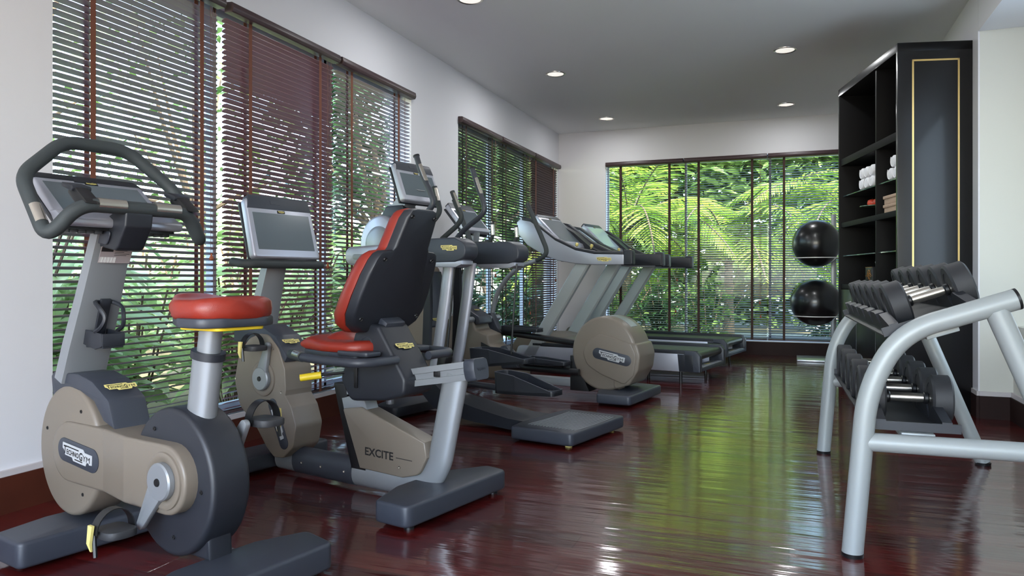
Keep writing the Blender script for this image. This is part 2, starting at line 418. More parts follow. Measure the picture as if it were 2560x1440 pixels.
def baseboard(name, mb, m='board'): return struct(mb, name, m)
baseboard('baseboard_left', MB().box((XL + .012, 2.6, .073), (.024, 10, .146)).box((XL + .012, 7.4, .073), (.026, 4.1, .146)))
struct(MB().box((XL + .008, 2.6, .158), (.016, 10, .024)), 'trim_1', 'strip')
baseboard('baseboard_back', MB().box((-.86, YB - .012, .08), (4.08, .024, .16)), 'board_dark')
baseboard('baseboard_right', MB().box((XR - .001, 7.5, .075), (.024, 3.67, .15)).box((1.29, 5.664, .075), (.21, .024, .15)).box((1.368, 1.8, .075), (.024, 7.75, .15)), 'board_dark')
struct(MB().box((XR - .001, 7.5, .166), (.018, 3.67, .03)).box((1.28, 5.668, .166), (.19, .016, .03)).box((1.372, 1.8, .166), (.018, 7.75, .03)), 'trim_2', 'strip')
# window sills and frames
def window(name, axis, a0, a1, n):
    fr = MB(); pn = MB()
    def bx(mbx, p0, p1, z0, z1, off, t):
        c = ((p0 + p1) / 2, (z0 + z1) / 2)
        if axis == 'x': mbx.box((XL - .13 - off, c[0], c[1]), (t, p1 - p0, z1 - z0))
        else: mbx.box((c[0], YB + .13 + off, c[1]), (p1 - p0, t, z1 - z0))
    bx(fr, a0, a1, WZ0, WZ0 + .045, 0, .05); bx(fr, a0, a1, WZ1 - .045, WZ1, 0, .05)
    for k in range(n + 1):
        a = a0 + (a1 - a0) * k / n
        bx(fr, max(a0, a - .013), min(a1, a + .013), WZ0, WZ1, 0, .05)
    o = struct(fr, name, 'alu')
    bx(pn, a0 + .01, a1 - .01, WZ0 + .02, WZ1 - .02, 0, .006)
    pn.build('pane', 'glass', o)
window('window_1', 'x', 2.205, 5.345, 3); window('window_2', 'x', 6.26, 9.43, 3); window('window_3', 'y', -2.27, .80, 3)

# ------------------------------------------------------------------ blinds
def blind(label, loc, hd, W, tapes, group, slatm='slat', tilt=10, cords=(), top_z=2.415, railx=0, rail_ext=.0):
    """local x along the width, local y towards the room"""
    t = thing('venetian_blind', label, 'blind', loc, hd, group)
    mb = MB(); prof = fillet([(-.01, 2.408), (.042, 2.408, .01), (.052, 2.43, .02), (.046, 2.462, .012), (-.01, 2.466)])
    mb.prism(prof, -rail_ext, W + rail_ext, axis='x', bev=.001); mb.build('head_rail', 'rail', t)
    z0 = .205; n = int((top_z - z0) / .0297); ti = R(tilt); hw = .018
    b = bmesh.new()
    dy, dz = math.cos(ti) * hw, math.sin(ti) * hw
    yc = -.022
    for i in range(n):
        z = z0 + i * .0297 + random.uniform(-.0006, .0006)
        sag = random.uniform(-.0008, .0008)
        ch = .011
        top = [(ch, yc + dy, z + dz), (W - ch, yc + dy, z + dz + sag), (W, yc + dy * .5, z + dz * .5 + sag), (W, yc - dy * .5, z - dz * .5 + sag), (W - ch, yc - dy, z - dz + sag), (ch, yc - dy, z - dz), (0, yc - dy * .5, z - dz * .5), (0, yc + dy * .5, z + dz * .5)]
        va = [b.verts.new((x, y, zz + .0013)) for x, y, zz in top]; vb = [b.verts.new((x, y, zz - .0013)) for x, y, zz in top]
        b.faces.new(va); b.faces.new(list(reversed(vb)))
        for k in range(8): b.faces.new((va[k], vb[k], vb[(k + 1) % 8], va[(k + 1) % 8]))
    m2 = MB(); m2._join(b, 0); m2.build('slats', slatm, t, smooth=False)
    MB().box((W / 2, yc, .185), (W, .035, .016), bev=.003).build('bottom_rail', 'rail', t)
    for x in tapes:
        m3 = MB(); m3.box((x, yc + .0195, 1.3), (.027, .001, 2.24)); m3.box((x, yc - .0195, 1.3), (.027, .001, 2.24)); m3.build('ladder_tape', 'taped' if slatm == 'slatb' else 'tapeb', t, smooth=False)
    for (x, zb) in cords:
        m4 = MB()
        for q in (-.006, .006): m4.tube([(x + q, .0, 2.40), (x + q, .0, zb + .04)], .0011, seg=5)
        c = m4.build('lift_cord', 'cord', t)
        MB().lathe([(0, .04), (.006, .038), (.005, .028), (.011, .016), (.012, .006), (.007, 0), (0, 0)], (x, 0, zb), seg=10).build('tassel', 'tassel', c)
    return t
G1, G2, G3 = 'blinds over the near left window', 'blinds over the far left window', 'blinds over the end window'
# left wall: local x = +Y, local y = into the room -> heading 0 gives y = -X, so mirror by starting at far end with heading 180
def lblind(label, y0, y1, tapes, group, **k):
    W = y1 - y0
    return blind(label, (XL + .0, y1, 0), 180, W, [y1 - v for v in tapes], group, cords=[(y1 - c, z) for c, z in k.pop('cords', ())], **k)
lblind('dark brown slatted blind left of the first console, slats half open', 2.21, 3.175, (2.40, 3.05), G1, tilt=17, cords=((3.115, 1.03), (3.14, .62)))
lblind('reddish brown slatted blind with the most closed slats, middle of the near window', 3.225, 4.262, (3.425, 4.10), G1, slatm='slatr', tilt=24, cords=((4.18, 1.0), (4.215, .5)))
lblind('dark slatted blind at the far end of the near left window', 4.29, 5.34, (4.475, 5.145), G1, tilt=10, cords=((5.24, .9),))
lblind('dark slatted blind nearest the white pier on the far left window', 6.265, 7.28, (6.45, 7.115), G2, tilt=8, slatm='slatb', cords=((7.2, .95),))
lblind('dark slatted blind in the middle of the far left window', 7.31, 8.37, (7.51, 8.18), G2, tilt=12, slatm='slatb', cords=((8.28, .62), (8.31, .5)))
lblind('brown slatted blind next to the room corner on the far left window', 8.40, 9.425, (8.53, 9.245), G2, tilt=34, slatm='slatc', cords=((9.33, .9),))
def bblind(label, x0, x1, tapes, **k):
    W = x1 - x0     # heading 90 -> local x = -X, local y = -Y
    return blind(label, (x1, YB + .0, 0), 90, W, [x1 - v for v in tapes], G3, slatm='slatb', cords=[(x1 - c, z) for c, z in k.pop('cords', ())], **k)
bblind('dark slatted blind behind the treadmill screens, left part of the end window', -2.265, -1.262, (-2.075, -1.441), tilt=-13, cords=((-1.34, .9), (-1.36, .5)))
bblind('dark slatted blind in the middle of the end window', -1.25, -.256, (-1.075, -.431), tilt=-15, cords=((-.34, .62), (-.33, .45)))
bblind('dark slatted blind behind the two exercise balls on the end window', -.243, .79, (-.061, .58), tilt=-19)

# ------------------------------------------------------------------ ceiling lights
DL = thing('downlight', 'recessed round ceiling downlight', 'ceiling light', (0, 0, H), -90, 'recessed ceiling downlights')
MB().lathe([(.074, .03), (.078, -.004), (.088, -.008), (.095, -.004), (.096, .0)], (0, 0, 0), seg=32).build('trim_ring', 'chrome', DL)
mb = MB(); mb.lathe([(0, -.001), (.03, -.0015), (.077, -.0025)], (0, 0, 0), seg=24)
m_ = M['lamp'] = mat('lamp_reflector', (235, 238, 240), .3, emit=((255, 250, 240), .55)); mb.build('reflector', 'lamp', DL)
lights = [((-2.09, 6.68), 'round downlight in the left row, above the far left window pier'), ((-2.09, 4.68), 'round downlight cut by the top edge of the picture, left row'),
          ((-.035, 6.68), 'round downlight in the right row, nearest the tall black cabinet'), ((-2.09, 8.76), 'round downlight in the left row, closest to the end wall'),
          ((-.035, 8.77), 'round downlight in the right row, closest to the end wall'), ((-.035, 4.68), 'round downlight of the right row above the walkway, out of the picture')]
for i, ((x, y), lb) in enumerate(lights[:5]):
    if i == 0: DL.location = (x, y, H); DL['label'] = lb
    else: dup(DL, (x, y, H), lb)
for (x, y), lb in lights:       # the lamps inside the downlights
    d = bpy.data.lights.new('downlight_lamp', 'AREA'); d.shape = 'DISK'; d.size = .15; d.energy = 5.0 if y > 8 else (8.0 if y > 6 else 7.0); d.color = (.97, .98, 1)
    o = bpy.data.objects.new('downlight_lamp', d); C.objects.link(o); o.location = (x, y, H - .012)

# ------------------------------------------------------------------ console shared by the machines
def console(parent, top, bot, hw, depth=.05, scr='screen', band='char', bh=.055):
    """tilted display: top/bottom = (x, z) of its front face, hw half width; +y left; faces -x"""
    T = Vector((top[0], 0, top[1])); B = Vector((bot[0], 0, bot[1])); L = (T - B).length; up = (T - B) / L
    nrm = Vector((-up.z, 0, up.x))         # towards the user (-x)
    if nrm.x > 0: nrm = -nrm
    xd = Vector((0, -1, 0))                # screen right as seen by the user
    mtx = Matrix(((xd.x, up.x, nrm.x, (T.x + B.x) / 2), (xd.y, up.y, nrm.y, 0), (xd.z, up.z, nrm.z, (T.z + B.z) / 2), (0, 0, 0, 1)))
    if mtx.to_3x3().determinant() < 0: pass
    h = L / 2
    o = MB().prism(fillet([(-hw, -h, .02), (hw, -h, .02), (hw * .97, h, .03), (-hw * .97, h, .03)]), -depth, 0, axis='z', bev=.010, seg=3, xf=mtx).build('display', 'silver2', parent)
    b1 = MB().prism(fillet([(-hw * .96, h - bh), (hw * .96, h - bh), (hw * .90, h + .012, .02), (-hw * .90, h + .012, .02)]), -depth * .9, .003, axis='z', bev=.004, xf=mtx)
    b1.prism(fillet([(-.055, h - .03), (.0, h - .03), (.0, h - .012), (-.055, h - .012)]), 0, .0045, axis='z', xf=mtx)
    b1.build('top_band', band, o)
    MB().prism([(-hw + .030, -h + .040), (hw - .030, -h + .040), (hw - .030, h - bh - .020), (-hw + .030, h - bh - .020)], .0, .0015, axis='z', xf=mtx).build('screen', scr, o)
    m = MB(); m.prism([(-.022, h - bh - .017), (.022, h - bh - .017), (.022, h - bh - .003), (-.022, h - bh - .003)], 0, .002, axis='z', xf=mtx, mi=1)
    q = mtx @ Vector((0, h - bh - .010, .0022)); m.logo(q, xd, up, .034, plate=0, ink=1); m.build('nameplate', ['cream', 'ink'], o)
    MB().prism([(-hw + .004, -h), (hw - .004, -h), (hw - .004, h * .9), (-hw + .004, h * .9)], -depth - .02, -depth, axis='z', bev=.008, xf=mtx).build('rear_cover', 'chard', o)
    return o

def screw(par, p, m='ink', n=(0, 1, 0), r=.006):
    MB().lathe([(0, .0), (r * .5, .0), (r * .5, .0015), (r, .002), (r * 1.1, -.001)], p, axis=n, seg=12).build('screw', m, par)

def pedal(parent, c, side, yaw=0):
    """flat pedal with toe strap; c = axle centre, side = +1 left / -1 right"""
    x, y, z = c; mb = MB()
    mb.prism(fillet([(x - .055, y - .045, .03), (x + .055, y - .045, .03), (x + .06, y + .045, .04), (x - .05, y + .045, .04)]), z - .014, z + .010, axis='z', bev=.005)
    o = mb.build('pedal', 'rubber', parent)
    arc = [(x + .012, y + math.cos(a) * .053, z + .004 + math.sin(a) * .062) for a in [R(d) for d in range(0, 181, 15)]]
    MB().tube(arc, .018, seg=8, ry=.0018, up=(0, 0, 1)).build('toe_strap', 'black', o) if False else None
    s = MB()
    for (p, q) in zip(arc, arc[1:]):
        pass
    secs = []
    for a in range(0, 181, 12):
        ca, sa = math.cos(R(a)), math.sin(R(a))
        secs.append([(x + .012 + dx, y + ca * (.054 + dr), z + .002 + sa * (.062 + dr)) for dx, dr in ((-.017, 0), (.017, 0), (.017, .003), (-.017, .003))])
    s.loft(secs); s.tube([(x + .012, y + side * .055, z + .0), (x + .0, y + side * .058, z - .06)], .006, seg=6)
    s.build('toe_strap', 'black', o)
    b = MB(); b.loft([[(x + .004, y + side * .058, z + .03), (x + .026, y + side * .058, z + .03), (x + .026, y + side * .066, z + .03), (x + .004, y + side * .066, z + .03)],
                      [(x + .006, y + side * .064, z - .02), (x + .022, y + side * .064, z - .02), (x + .022, y + side * .072, z - .02), (x + .006, y + side * .072, z - .02)],
                      [(x + .012, y + side * .060, z - .045), (x + .018, y + side * .060, z - .045), (x + .018, y + side * .064, z - .045), (x + .012, y + side * .064, z - .045)]])
    b.build('buckle', 'cream', o)
    return o

def crank(parent, hub, end, y0, y1, bossr=.056):
    prof = capsule(hub[0], hub[1], end[0], end[1], bossr * .70, .016)
    mb = MB(); mb.prism(prof, y0, y1, bev=.004)
    mb.lathe([(0, y1 - y0 + .002), (bossr - .004, y1 - y0 + .002), (bossr, y1 - y0 - .003), (bossr, 0)], (hub[0], y0, hub[1]), axis=(0, 1, 0) if y1 > y0 else (0, -1, 0), seg=32) if y1 > y0 else \
        mb.lathe([(0, y0 - y1 + .002), (bossr - .004, y0 - y1 + .002), (bossr, y0 - y1 - .003), (bossr, 0)], (hub[0], y0, hub[1]), axis=(0, -1, 0), seg=32)
    sgn = 1 if y1 > y0 else -1
    o = mb.build('crank_arm', 'silver', parent)
    MB().lathe([(0, .004), (.011, .004), (.012, .002), (.012, -.002)], (hub[0], y1 + sgn * .002, hub[1]), axis=(0, sgn, 0), seg=16).build('axle_bolt', 'black', o)
    return o

def saddle(parent, x0, x1, z0, z1, w, nose=.05):
    """cushion from rear x0 to nose x1"""
    secs = []; N = 12
    for i in range(N + 1):
        t = i / N; x = x0 + (x1 - x0) * t
        hw = w * (1 - .25 * t) if t < .35 else (w * (1 - .25 * .35)) + (nose - w * .9125) * min(1, (t - .35) / .35) ** 1.0
        if t < .5: hw = w * math.sin(min(1, (t + .08) / .28) * PI / 2)
        else: hw = w + (nose - w) * (1 - math.cos((t - .5) / .5 * PI)) / 2
        e = 1 - (max(0, (t - .88) / .12)) ** 2 * .5 if t > .88 else (1 - ((.10 - t) / .10) ** 2 * .35 if t < .10 else 1)
        hh = (z1 - z0) * e; ring = []
        dip = .014 * math.sin(t * PI)
        for k in range(20):
            a = 2 * PI * k / 20; ca, sa = math.cos(a), math.sin(a)
            y = hw * math.copysign(abs(ca) ** .55, ca); zz = (z0 + z1) / 2 + hh / 2 * math.copysign(abs(sa) ** .6, sa)
            if sa > 0: zz += .018 * max(0, t - .72) / .28 * (1 - t) * 6
            if sa > 0: zz -= dip * (1 - abs(y / max(hw, .01)) ** 2) * (1 if t < .9 else .3)
            ring.append((x, y, zz))
        secs.append(ring)
    mb = MB(); mb.loft(secs); o = mb.build('saddle', 'red', parent, angle=60)
    plan = [(x0 + .005, -w * .55, .05), (x0 + .04, -w, .05), (x0 + (x1 - x0) * .45, -w, .08), (x1 - .02, -nose, .03), (x1, -nose * .5, .02), (x1, nose * .5, .02), (x1 - .02, nose, .03), (x0 + (x1 - x0) * .45, w, .08), (x0 + .04, w, .05), (x0 + .005, w * .55, .05)]
    MB().prism(fillet(plan), z0 - .012, z0 + .016, axis='z', bev=.006).build('saddle_shell', 'char', o)
    return o

# ------------------------------------------------------------------ upright exercise bike (front left)
A = thing('exercise_bike', 'upright exercise bike with wide looped handlebar and red saddle, nearest the camera', 'exercise bike', (-1.615, 1.734, 0), 78)
MB().prism(fillet([(-.222, -.27, .03), (-.07, -.30, .03), (-.004, -.14, .08), (-.004, .14, .08), (-.07, .30, .03), (-.222, .27, .03)]), .018, .103, axis='z', bev=.012, seg=3).build('rear_stabilizer', 'char', A)
MB().prism(fillet([(.585, -.28, .03), (.765, -.28, .03), (.812, -.1, .06), (.812, .1, .06), (.765, .28, .03), (.585, .28, .03)]), .018, .103, axis='z', bev=.012, seg=3).build('front_stabilizer', 'char', A)
for x in (-.17, .70):
    for y in (-.22, .22): MB().lathe([(0, 0), (.02, 0), (.02, .02), (0, .02)], (x, y, 0), seg=14).build('foot', 'black', A)
h_ = MB().prism(circ(.715, .338, .203, .226, 56), -.068, .068, bev=.016, seg=3); h_.build('front_housing', 'taupe', A)
hood = [(.83, .50), (.845, .585, .01), (.83, .60), (.66, .605, .03), (.57, .585, .05), (.47, .53, .03), (.435, .44), (.50, .46), (.56, .52), (.65, .548), (.75, .55), (.80, .53)]
MB().prism(fillet(hood), -.064, .064, bev=.006).build('top_cover', 'char', A)
MB().logo((.507, .0, .567), (.0, -1, 0), (.75, 0, .66), .105).build('nameplate', ['cream', 'ink'], A)
arm = capsule(.70, .337, .085, .337, .103, .104)
mb = MB(); mb.prism(arm, -.085, .080, bev=.010, seg=3)
for xx in (.47, .30):      # the cover steps outwards towards the crank in a flat facet
    g_ = bmesh.ops.bisect_plane(mb.bm, geom=mb.bm.verts[:] + mb.bm.edges[:] + mb.bm.faces[:], plane_co=(xx, 0, 0), plane_no=(1, 0, 0))
    bmesh.ops.split_edges(mb.bm, edges=[e for e in g_['geom_cut'] if isinstance(e, bmesh.types.BMEdge)])
for v in mb.bm.verts:
    if v.co.y > .04: v.co.y += .028 * max(0, min(1, (.47 - v.co.x) / .17))
ab = mb.build('crank_housing', 'taupe', A)
MB().lathe([(.052, 0), (.062, .006), (.076, .009), (.084, .006), (.086, 0)], (.083, .107, .336), axis=(0, 1, 0), seg=36).build('bearing_ring', 'taupe', ab)
bd = MB(); bd.prism(capsule(.715, .345, .535, .328, .040, .040), .079, .083, bev=.001); bd.build('side_badge', 'char', A)
MB().logo((.625, .0835, .337), (-1, 0, -.09), (-.09, 0, 1), .19).build('side_nameplate', ['lgrey', 'ink'], A)
MB().prism(circ(.118, .318, .207, .224, 56), -.066, .066, bev=.016, seg=3).build('rear_housing', 'chard', A)
MB().prism(fillet([(-.035, .10), (-.03, .22, .03), (.03, .26), (.12, .2), (.09, .10)]), -.042, .042, bev=.012, seg=3).build('rear_neck', 'chard', A)
for p in ((.63, .48), (.86, .40), (.20, .47), (-.035, .31), (.10, .155), (.62, .20)): screw(A, (p[0], .068, p[1]))
crank(A, (.083, .336), (.18, .195), .110, .128); crank(A, (.083, .336), (-.014, .477), -.088, -.108)
pedal(A, (.195, .19, .192), 1); pedal(A, (-.014, -.175, .477), -1)
MB().tube([(.068, 0, .47), (.028, 0, .705)], .050, seg=24, ry=.040, up=(0, 1, 0)).build('seat_tube', 'silver', A)
MB().tube([(.031, 0, .690), (.027, 0, .712)], .056, seg=24, ry=.047, up=(0, 1, 0)).build('seat_collar', 'chard', A)
MB().tube([(.029, 0, .70), (.012, 0, .792)], .037, seg=24, ry=.032, up=(0, 1, 0)).build('seat_post', 'silver', A)
saddle(A, -.155, .150, .803, .884, .132, .052)
MB().prism(fillet([(-.135, -.085, .03), (.05, -.085, .03), (.08, 0, .03), (.05, .085, .03), (-.135, .085, .03)]), .781, .792, axis='z', bev=.003).build('height_lever', 'yellow', A)
# console column
pil = []
for x, z, w, d in ((.775, .575, .074, .033), (.722, .70, .073, .033), (.652, .86, .068, .031), (.572, 1.06, .061, .029), (.56, 1.09, .06, .028)):
    nx, nz = .89, .36
    pil.append([(x + a * d * nx, b * w, z + a * d * nz) for a, b in ((-.8, -1), (-1, -.6), (-1, .6), (-.8, 1), (.8, 1), (1, .6), (1, -.6), (.8, -1))])
MB().loft(pil).build('console_column', 'silver', A, angle=30)
lab = MB(); up_ = Vector((-.42, 0, .9)).normalized(); o_ = Vector((.548, 0, 1.012))
lab.flat([(-.05, -.03), (.058, -.03), (.058, .03), (-.05, .03)], o_, (0, -1, 0), up_, mi=0)
zz = Vector((0, -1, 0)).cross(up_)
lab.flat([(-.048, .012), (-.008, .012), (-.008, .028), (-.048, .028)], o_ + zz * .002, (0, -1, 0), up_, mi=1, th=.0004)
for k in range(5): lab.flat([(-.002, .022 - k * .006), (.05 - .01 * (k % 3), .022 - k * .006), (.05 - .01 * (k % 3), .0236 - k * .006), (-.002, .0236 - k * .006)], o_ + zz * .002, (0, -1, 0), up_, mi=1, th=.0003)
for k in range(16): lab.flat([(-.048 + k * .0035, -.028), (-.0465 + k * .0035 + .0006 * (k % 3), -.028), (-.0465 + k * .0035 + .0006 * (k % 3), -.008), (-.048 + k * .0035, -.008)], o_ + zz * .002, (0, -1, 0), up_, mi=2, th=.0003)
lab.build('rating_label', ['sticker', 'ink', 'white'], A)
MB().prism(fillet([(.60, 1.045, .02), (.455, 1.022, .03), (.40, 1.10, .02), (.392, 1.15, .01), (.46, 1.155), (.60, 1.10, .02)]), -.047, .047, bev=.010, seg=3).build('handlebar_clamp', 'chard', A)
MB().prism(fillet([(.59, 1.055, .02), (.50, 1.042, .02), (.47, 1.09, .02), (.58, 1.09, .02)]), .047, .054, bev=.006, seg=3).build('clamp_cover', 'char', A)
# handlebar loop
loop = [(.408, .185, 1.162), (.408, -.185, 1.162), (.445, -.262, 1.052), (.610, -.262, 1.258), (.665, -.108, 1.394), (.665, .108, 1.394), (.610, .262, 1.258), (.445, .262, 1.052)]
MB().tube(smooth_loop(loop, .055, 8), .0225, seg=18, closed=True).build('handlebar', 'foam', A)
for y0, y1 in ((.045, .135), (-.145, -.055)):
    MB().tube([(.404, y0, 1.166), (.404, y1, 1.166)], .0205, seg=16).build('grip_sensor', 'chrome', A)
for s in (1,):
    MB().tube([(.522, .262, 1.155), (.478, .262, 1.100)], .0205, seg=16).build('grip_sensor', 'chrome', A)
for s, yy in ((1, .155), (-1, -.19)):
    MB().prism(fillet([(.38, 1.165), (.45, 1.165, .01), (.50, 1.205, .01), (.49, 1.225, .01), (.455, 1.22, .01), (.40, 1.182, .01)]), yy - .022, yy + .022, bev=.005).build('shift_control', 'black', A)
    c_ = MB().prism(fillet([(.455, 1.205, .008), (.52, 1.225, .01), (.52, 1.24, .01), (.45, 1.222, .01)]), yy - .03, yy + .03, bev=.004).build('control_button', 'chard', A)
con = console(A, (.725, 1.282), (.515, 1.125), .192, depth=.03, band='chard', bh=.022)
mb = MB(); mb.prism(fillet([(.47, 1.098, .02), (.52, 1.098, .02), (.56, 1.15), (.52, 1.15), (.47, 1.125, .01)]), -.205, .205, bev=.008).build('console_lip', 'silver2', A)
mb = MB()
for k in range(14): mb.box((.53, -.17 + k * .026, 1.088), (.05, .004, .018))
mb.box((.53, 0, 1.094), (.07, .37, .01)); mb.build('speaker_grille', 'black', A)
# bottle cage on the column
cg = MB(); cg.box((.632, -.005, .80), (.012, .036, .13), bev=.003, rot=(0, R(-20), 0))
for sgn in (1, -1):
    cg.tube(smooth_path([(.628, 0, .852), (.62, sgn * .03, .852), (.57, sgn * .042, .835), (.545, sgn * .03, .80), (.56, sgn * .038, .765), (.60, sgn * .038, .75)], .02), .007, seg=6)
cg.prism(fillet([(.675, .705), (.66, .755), (.56, .745), (.555, .70, .01), (.60, .69)]), -.040, -.032, bev=.002); cg.prism(fillet([(.675, .705), (.66, .755), (.56, .745), (.555, .70, .01), (.60, .69)]), .032, .040, bev=.002)
cg.box((.555, 0, .722), (.008, .078, .044), bev=.003); cg.box((.61, 0, .698), (.11, .07, .008), bev=.002)
cg.build('bottle_cage', 'chard', A)

# ------------------------------------------------------------------ recline bike
B = thing('recline_bike', 'recline exercise bike with red seat, high black backrest and its own screen', 'exercise bike', (-1.3825, 2.702, 0), 77)
MB().prism(fillet([(-.165, -.31, .03), (-.05, -.33, .03), (.065, -.14, .08), (.065, .14, .08), (.0, .33, .03), (-.165, .33, .04)]), .018, .100, axis='z', bev=.012, seg=3).build('rear_stabilizer', 'char', B)
MB().prism(fillet([(.97, -.33, .03), (1.10, -.33, .03), (1.17, -.1, .05), (1.17, .1, .05), (1.10, .33, .03), (.97, .33, .03)]), .018, .092, axis='z', bev=.012, seg=3).build('front_stabilizer', 'char', B)
for x, y in ((-.12, .27), (-.12, -.27), (1.04, .26), (1.04, -.26)): MB().lathe([(0, 0), (.02, 0), (.02, .02), (0, .02)], (x, y, 0), seg=14).build('foot', 'black', B)
fr = smooth_path([(-.132, 0, .548), (-.045, 0, .17), (.02, 0, .085), (.16, 0, .072), (.95, 0, .072)], .09, 8)
MB().tube(fr, .058, seg=22, ry=.034, up=(0, 1, 0)).build('frame_tube', 'silver', B)
MB().tube([(.43, 0, .075), (.82, 0, .076)], .064, seg=22, ry=.040, up=(0, 1, 0)).build('tube_cover', 'char', B)
gus = fillet([(.475, .355, .01), (.36, .372, .02), (.0, .262), (-.012, .20), (.03, .125, .05), (.12, .10, .04), (.37, .105)])
MB().prism(gus, -.044, .044, bev=.016, seg=3).build('frame_panel', 'taupe', B)
mb = MB(); tx = (-1, 0, 0)
mb.text('EXCITE', (.335, .0448, .168), (-1, 0, -.02), (0, 0, 1), .165, .035); mb.flat([(0, 0), (.09, 0), (.09, .003), (0, .003)], (.155, .0446, .178), (-1, 0, -.02), (0, 0, 1), th=.0005); mb.build('side_lettering', 'ink', B)
for p in ((.135, .045, .142), (.75, .04, .075), (.62, .04, .075), (.47, .04, .075)): screw(B, p, 'chrome')
MB().prism(fillet([(.545, .465, .01), (.475, .465, .01), (.345, .095), (.43, .095)]), -.035, .035, bev=.004).build('seat_strut', 'black', B)
MB().prism(fillet([(.49, .40), (.36, .43), (.33, .36), (.47, .33)]), -.036, .036, bev=.004).build('strut_bracket', 'silver', B)
# seat rail
def tilt_prism(prof, a, b_, x0, z0, ang): return None
r0, r1 = Vector((.46, 0, .455)), Vector((-.205, 0, .568)); d_ = (r1 - r0).normalized(); u_ = Vector((-d_.z, 0, d_.x));  u_ = u_ if u_.z > 0 else -u_
def railsec(hh, ww, p):
    return [p + u_ * (b * hh) + Vector((0, a * ww, 0)) for a, b in ((-1, -1), (-1, -.35), (-.8, -.3), (-.8, .3), (-1, .35), (-.9, 1), (.9, 1), (1, .35), (.8, .3), (.8, -.3), (1, -.35), (1, -1))]
MB().loft([railsec(.037, .038, r0), railsec(.037, .038, r1)]).build('seat_rail', 'silver', B, angle=20)
e0 = r1; ec = MB(); ring = fillet([(-.046, -.044, .018), (.046, -.044, .018), (.052, 0, .03), (.046, .044, .018), (-.046, .044, .018), (-.052, 0, .03)])
ec.loft([[e0 + d_ * t + Vector((0, a * k, 0)) + u_ * (b * k) for a, b in ring] for t, k in ((0, .92), (.006, 1), (.042, 1), (.052, .93))]); ec.build('rail_end_cap', 'char', B)
MB().logo(e0 + d_ * .0525, (0, -1, 0), u_, .055).build('embossed_nameplate', ['char', 'chard'], B)
MB().box((-.06, .0375, .545), (.03, .006, .022), bev=.002).build('rail_stop', 'black', B)
# carriage
car = fillet([(.205, .735, .03), (.055, .52, .04), (.06, .455, .04), (.16, .425), (.37, .405, .05), (.435, .50, .05), (.37, .62), (.345, .70, .05), (.28, .745, .04)])
MB().prism(car, -.085, .100, bev=.014, seg=3).build('seat_carriage', 'chard', B)
mb = MB(); bk = (Vector((.205, 0, .735)) - Vector((.055, 0, .52))).normalized()
mb.logo((.137, .008, .648), (0, -1, 0), bk, .105); mb.build('nameplate', ['cream', 'ink'], B)
MB().lathe([(.028, 0), (.030, .003), (.032, 0)], (.27, .1, .655), axis=(0, 1, 0), seg=28).build('pivot_ring', 'char', B)
MB().box((.225, 0, .73), (.05, .12, .06), bev=.01, rot=(0, R(-30), 0)).build('backrest_hinge', 'char', B)
for s in (1, -1):
    hb = smooth_path([(.10, s * .10, .60), (.10, s * .24, .60), (.14, s * .29, .60), (.28, s * .305, .602), (.42, s * .30, .606), (.54, s * .27, .612)], .07, 8)
    o = MB().tube(hb, .0185, seg=16).build('side_handle', 'char', B)
    MB().tube([(.44, s * .296, .6068), (.54, s * .27, .612), (.545, s * .2685, .6125)], .0205, seg=16).build('hand_grip', 'foam', o)
    MB().tube([(.445, s * .298, .6115), (.505, s * .281, .6145)], .0185, seg=12).build('grip_sensor', 'chrome', o)
    MB().prism(fillet([(.17, s * .12), (.36, s * .12, .03), (.36, s * .2, .04), (.17, s * .2, .02)] if s > 0 else [(.17, s * .2, .02), (.36, s * .2, .04), (.36, s * .12, .03), (.17, s * .12)]), .612, .632, axis='z', bev=.006).build('side_tray', 'char', B)
MB().tube([(.40, .09, .525), (.50, .19, .515)], .006, seg=8).build('lever_rod', 'black', B)
MB().tube([(.475, .165, .517), (.54, .225, .506)], .0155, seg=12).build('seat_lever', 'yellow', B)
MB().box((.33, .103, .52), (.02, .01, .11), bev=.004).build('carriage_rib', 'black', B)
# seat cushion
saddle(B, .22, .64, .606, .676, .185, .14)
MB().lathe([(.11, -.01), (.085, .012), (.05, .028), (.02, .036), (0, .038)], (.50, 0, .660), seg=24).build('seat_pommel', 'red', B, angle=80)
# backrest
bo = [(-.07, .70), (-.145, .708), (-.192, .738), (-.214, .785), (-.213, .86), (-.203, .95), (-.188, 1.01), (-.174, 1.035), (-.155, 1.046), (-.112, 1.050), (-.105, 1.062), (-.094, 1.18), (-.078, 1.212), (-.05, 1.22)]
bo = bo + [(-x, z) for x, z in reversed(bo)]
def bx_(z): return .268 - (z - .70) * .462
def inset(pts, d):
    out = []; n = len(pts)
    for i in range(n):
        a = Vector(pts[i - 1]); b = Vector(pts[(i + 1) % n]); t = (b - a).normalized()
        out.append((pts[i][0] + t.y * d * INS, pts[i][1] - t.x * d * INS))
    return out
_ar = sum(bo[i - 1][0] * bo[i][1] - bo[i][0] * bo[i - 1][1] for i in range(len(bo)))
INS = -1 if _ar > 0 else 1
def backlayer(off, d, curve=.0):
    return [(bx_(z) + off + curve * ((a / .24) ** 2), a, z) for a, z in inset(bo, d)]
MB().loft([backlayer(-.004, .013), backlayer(.0, .005), backlayer(.010, 0), backlayer(.048, 0)]).build('backrest_shell', 'chard', B, angle=40)
cu = MB().loft([backlayer(.046, .002, .012), backlayer(.060, -.003, .012), backlayer(.085, -.001, .02), backlayer(.105, .010, .03), backlayer(.115, .030, .03)]).build('backrest_cushion', 'red', B, angle=60)
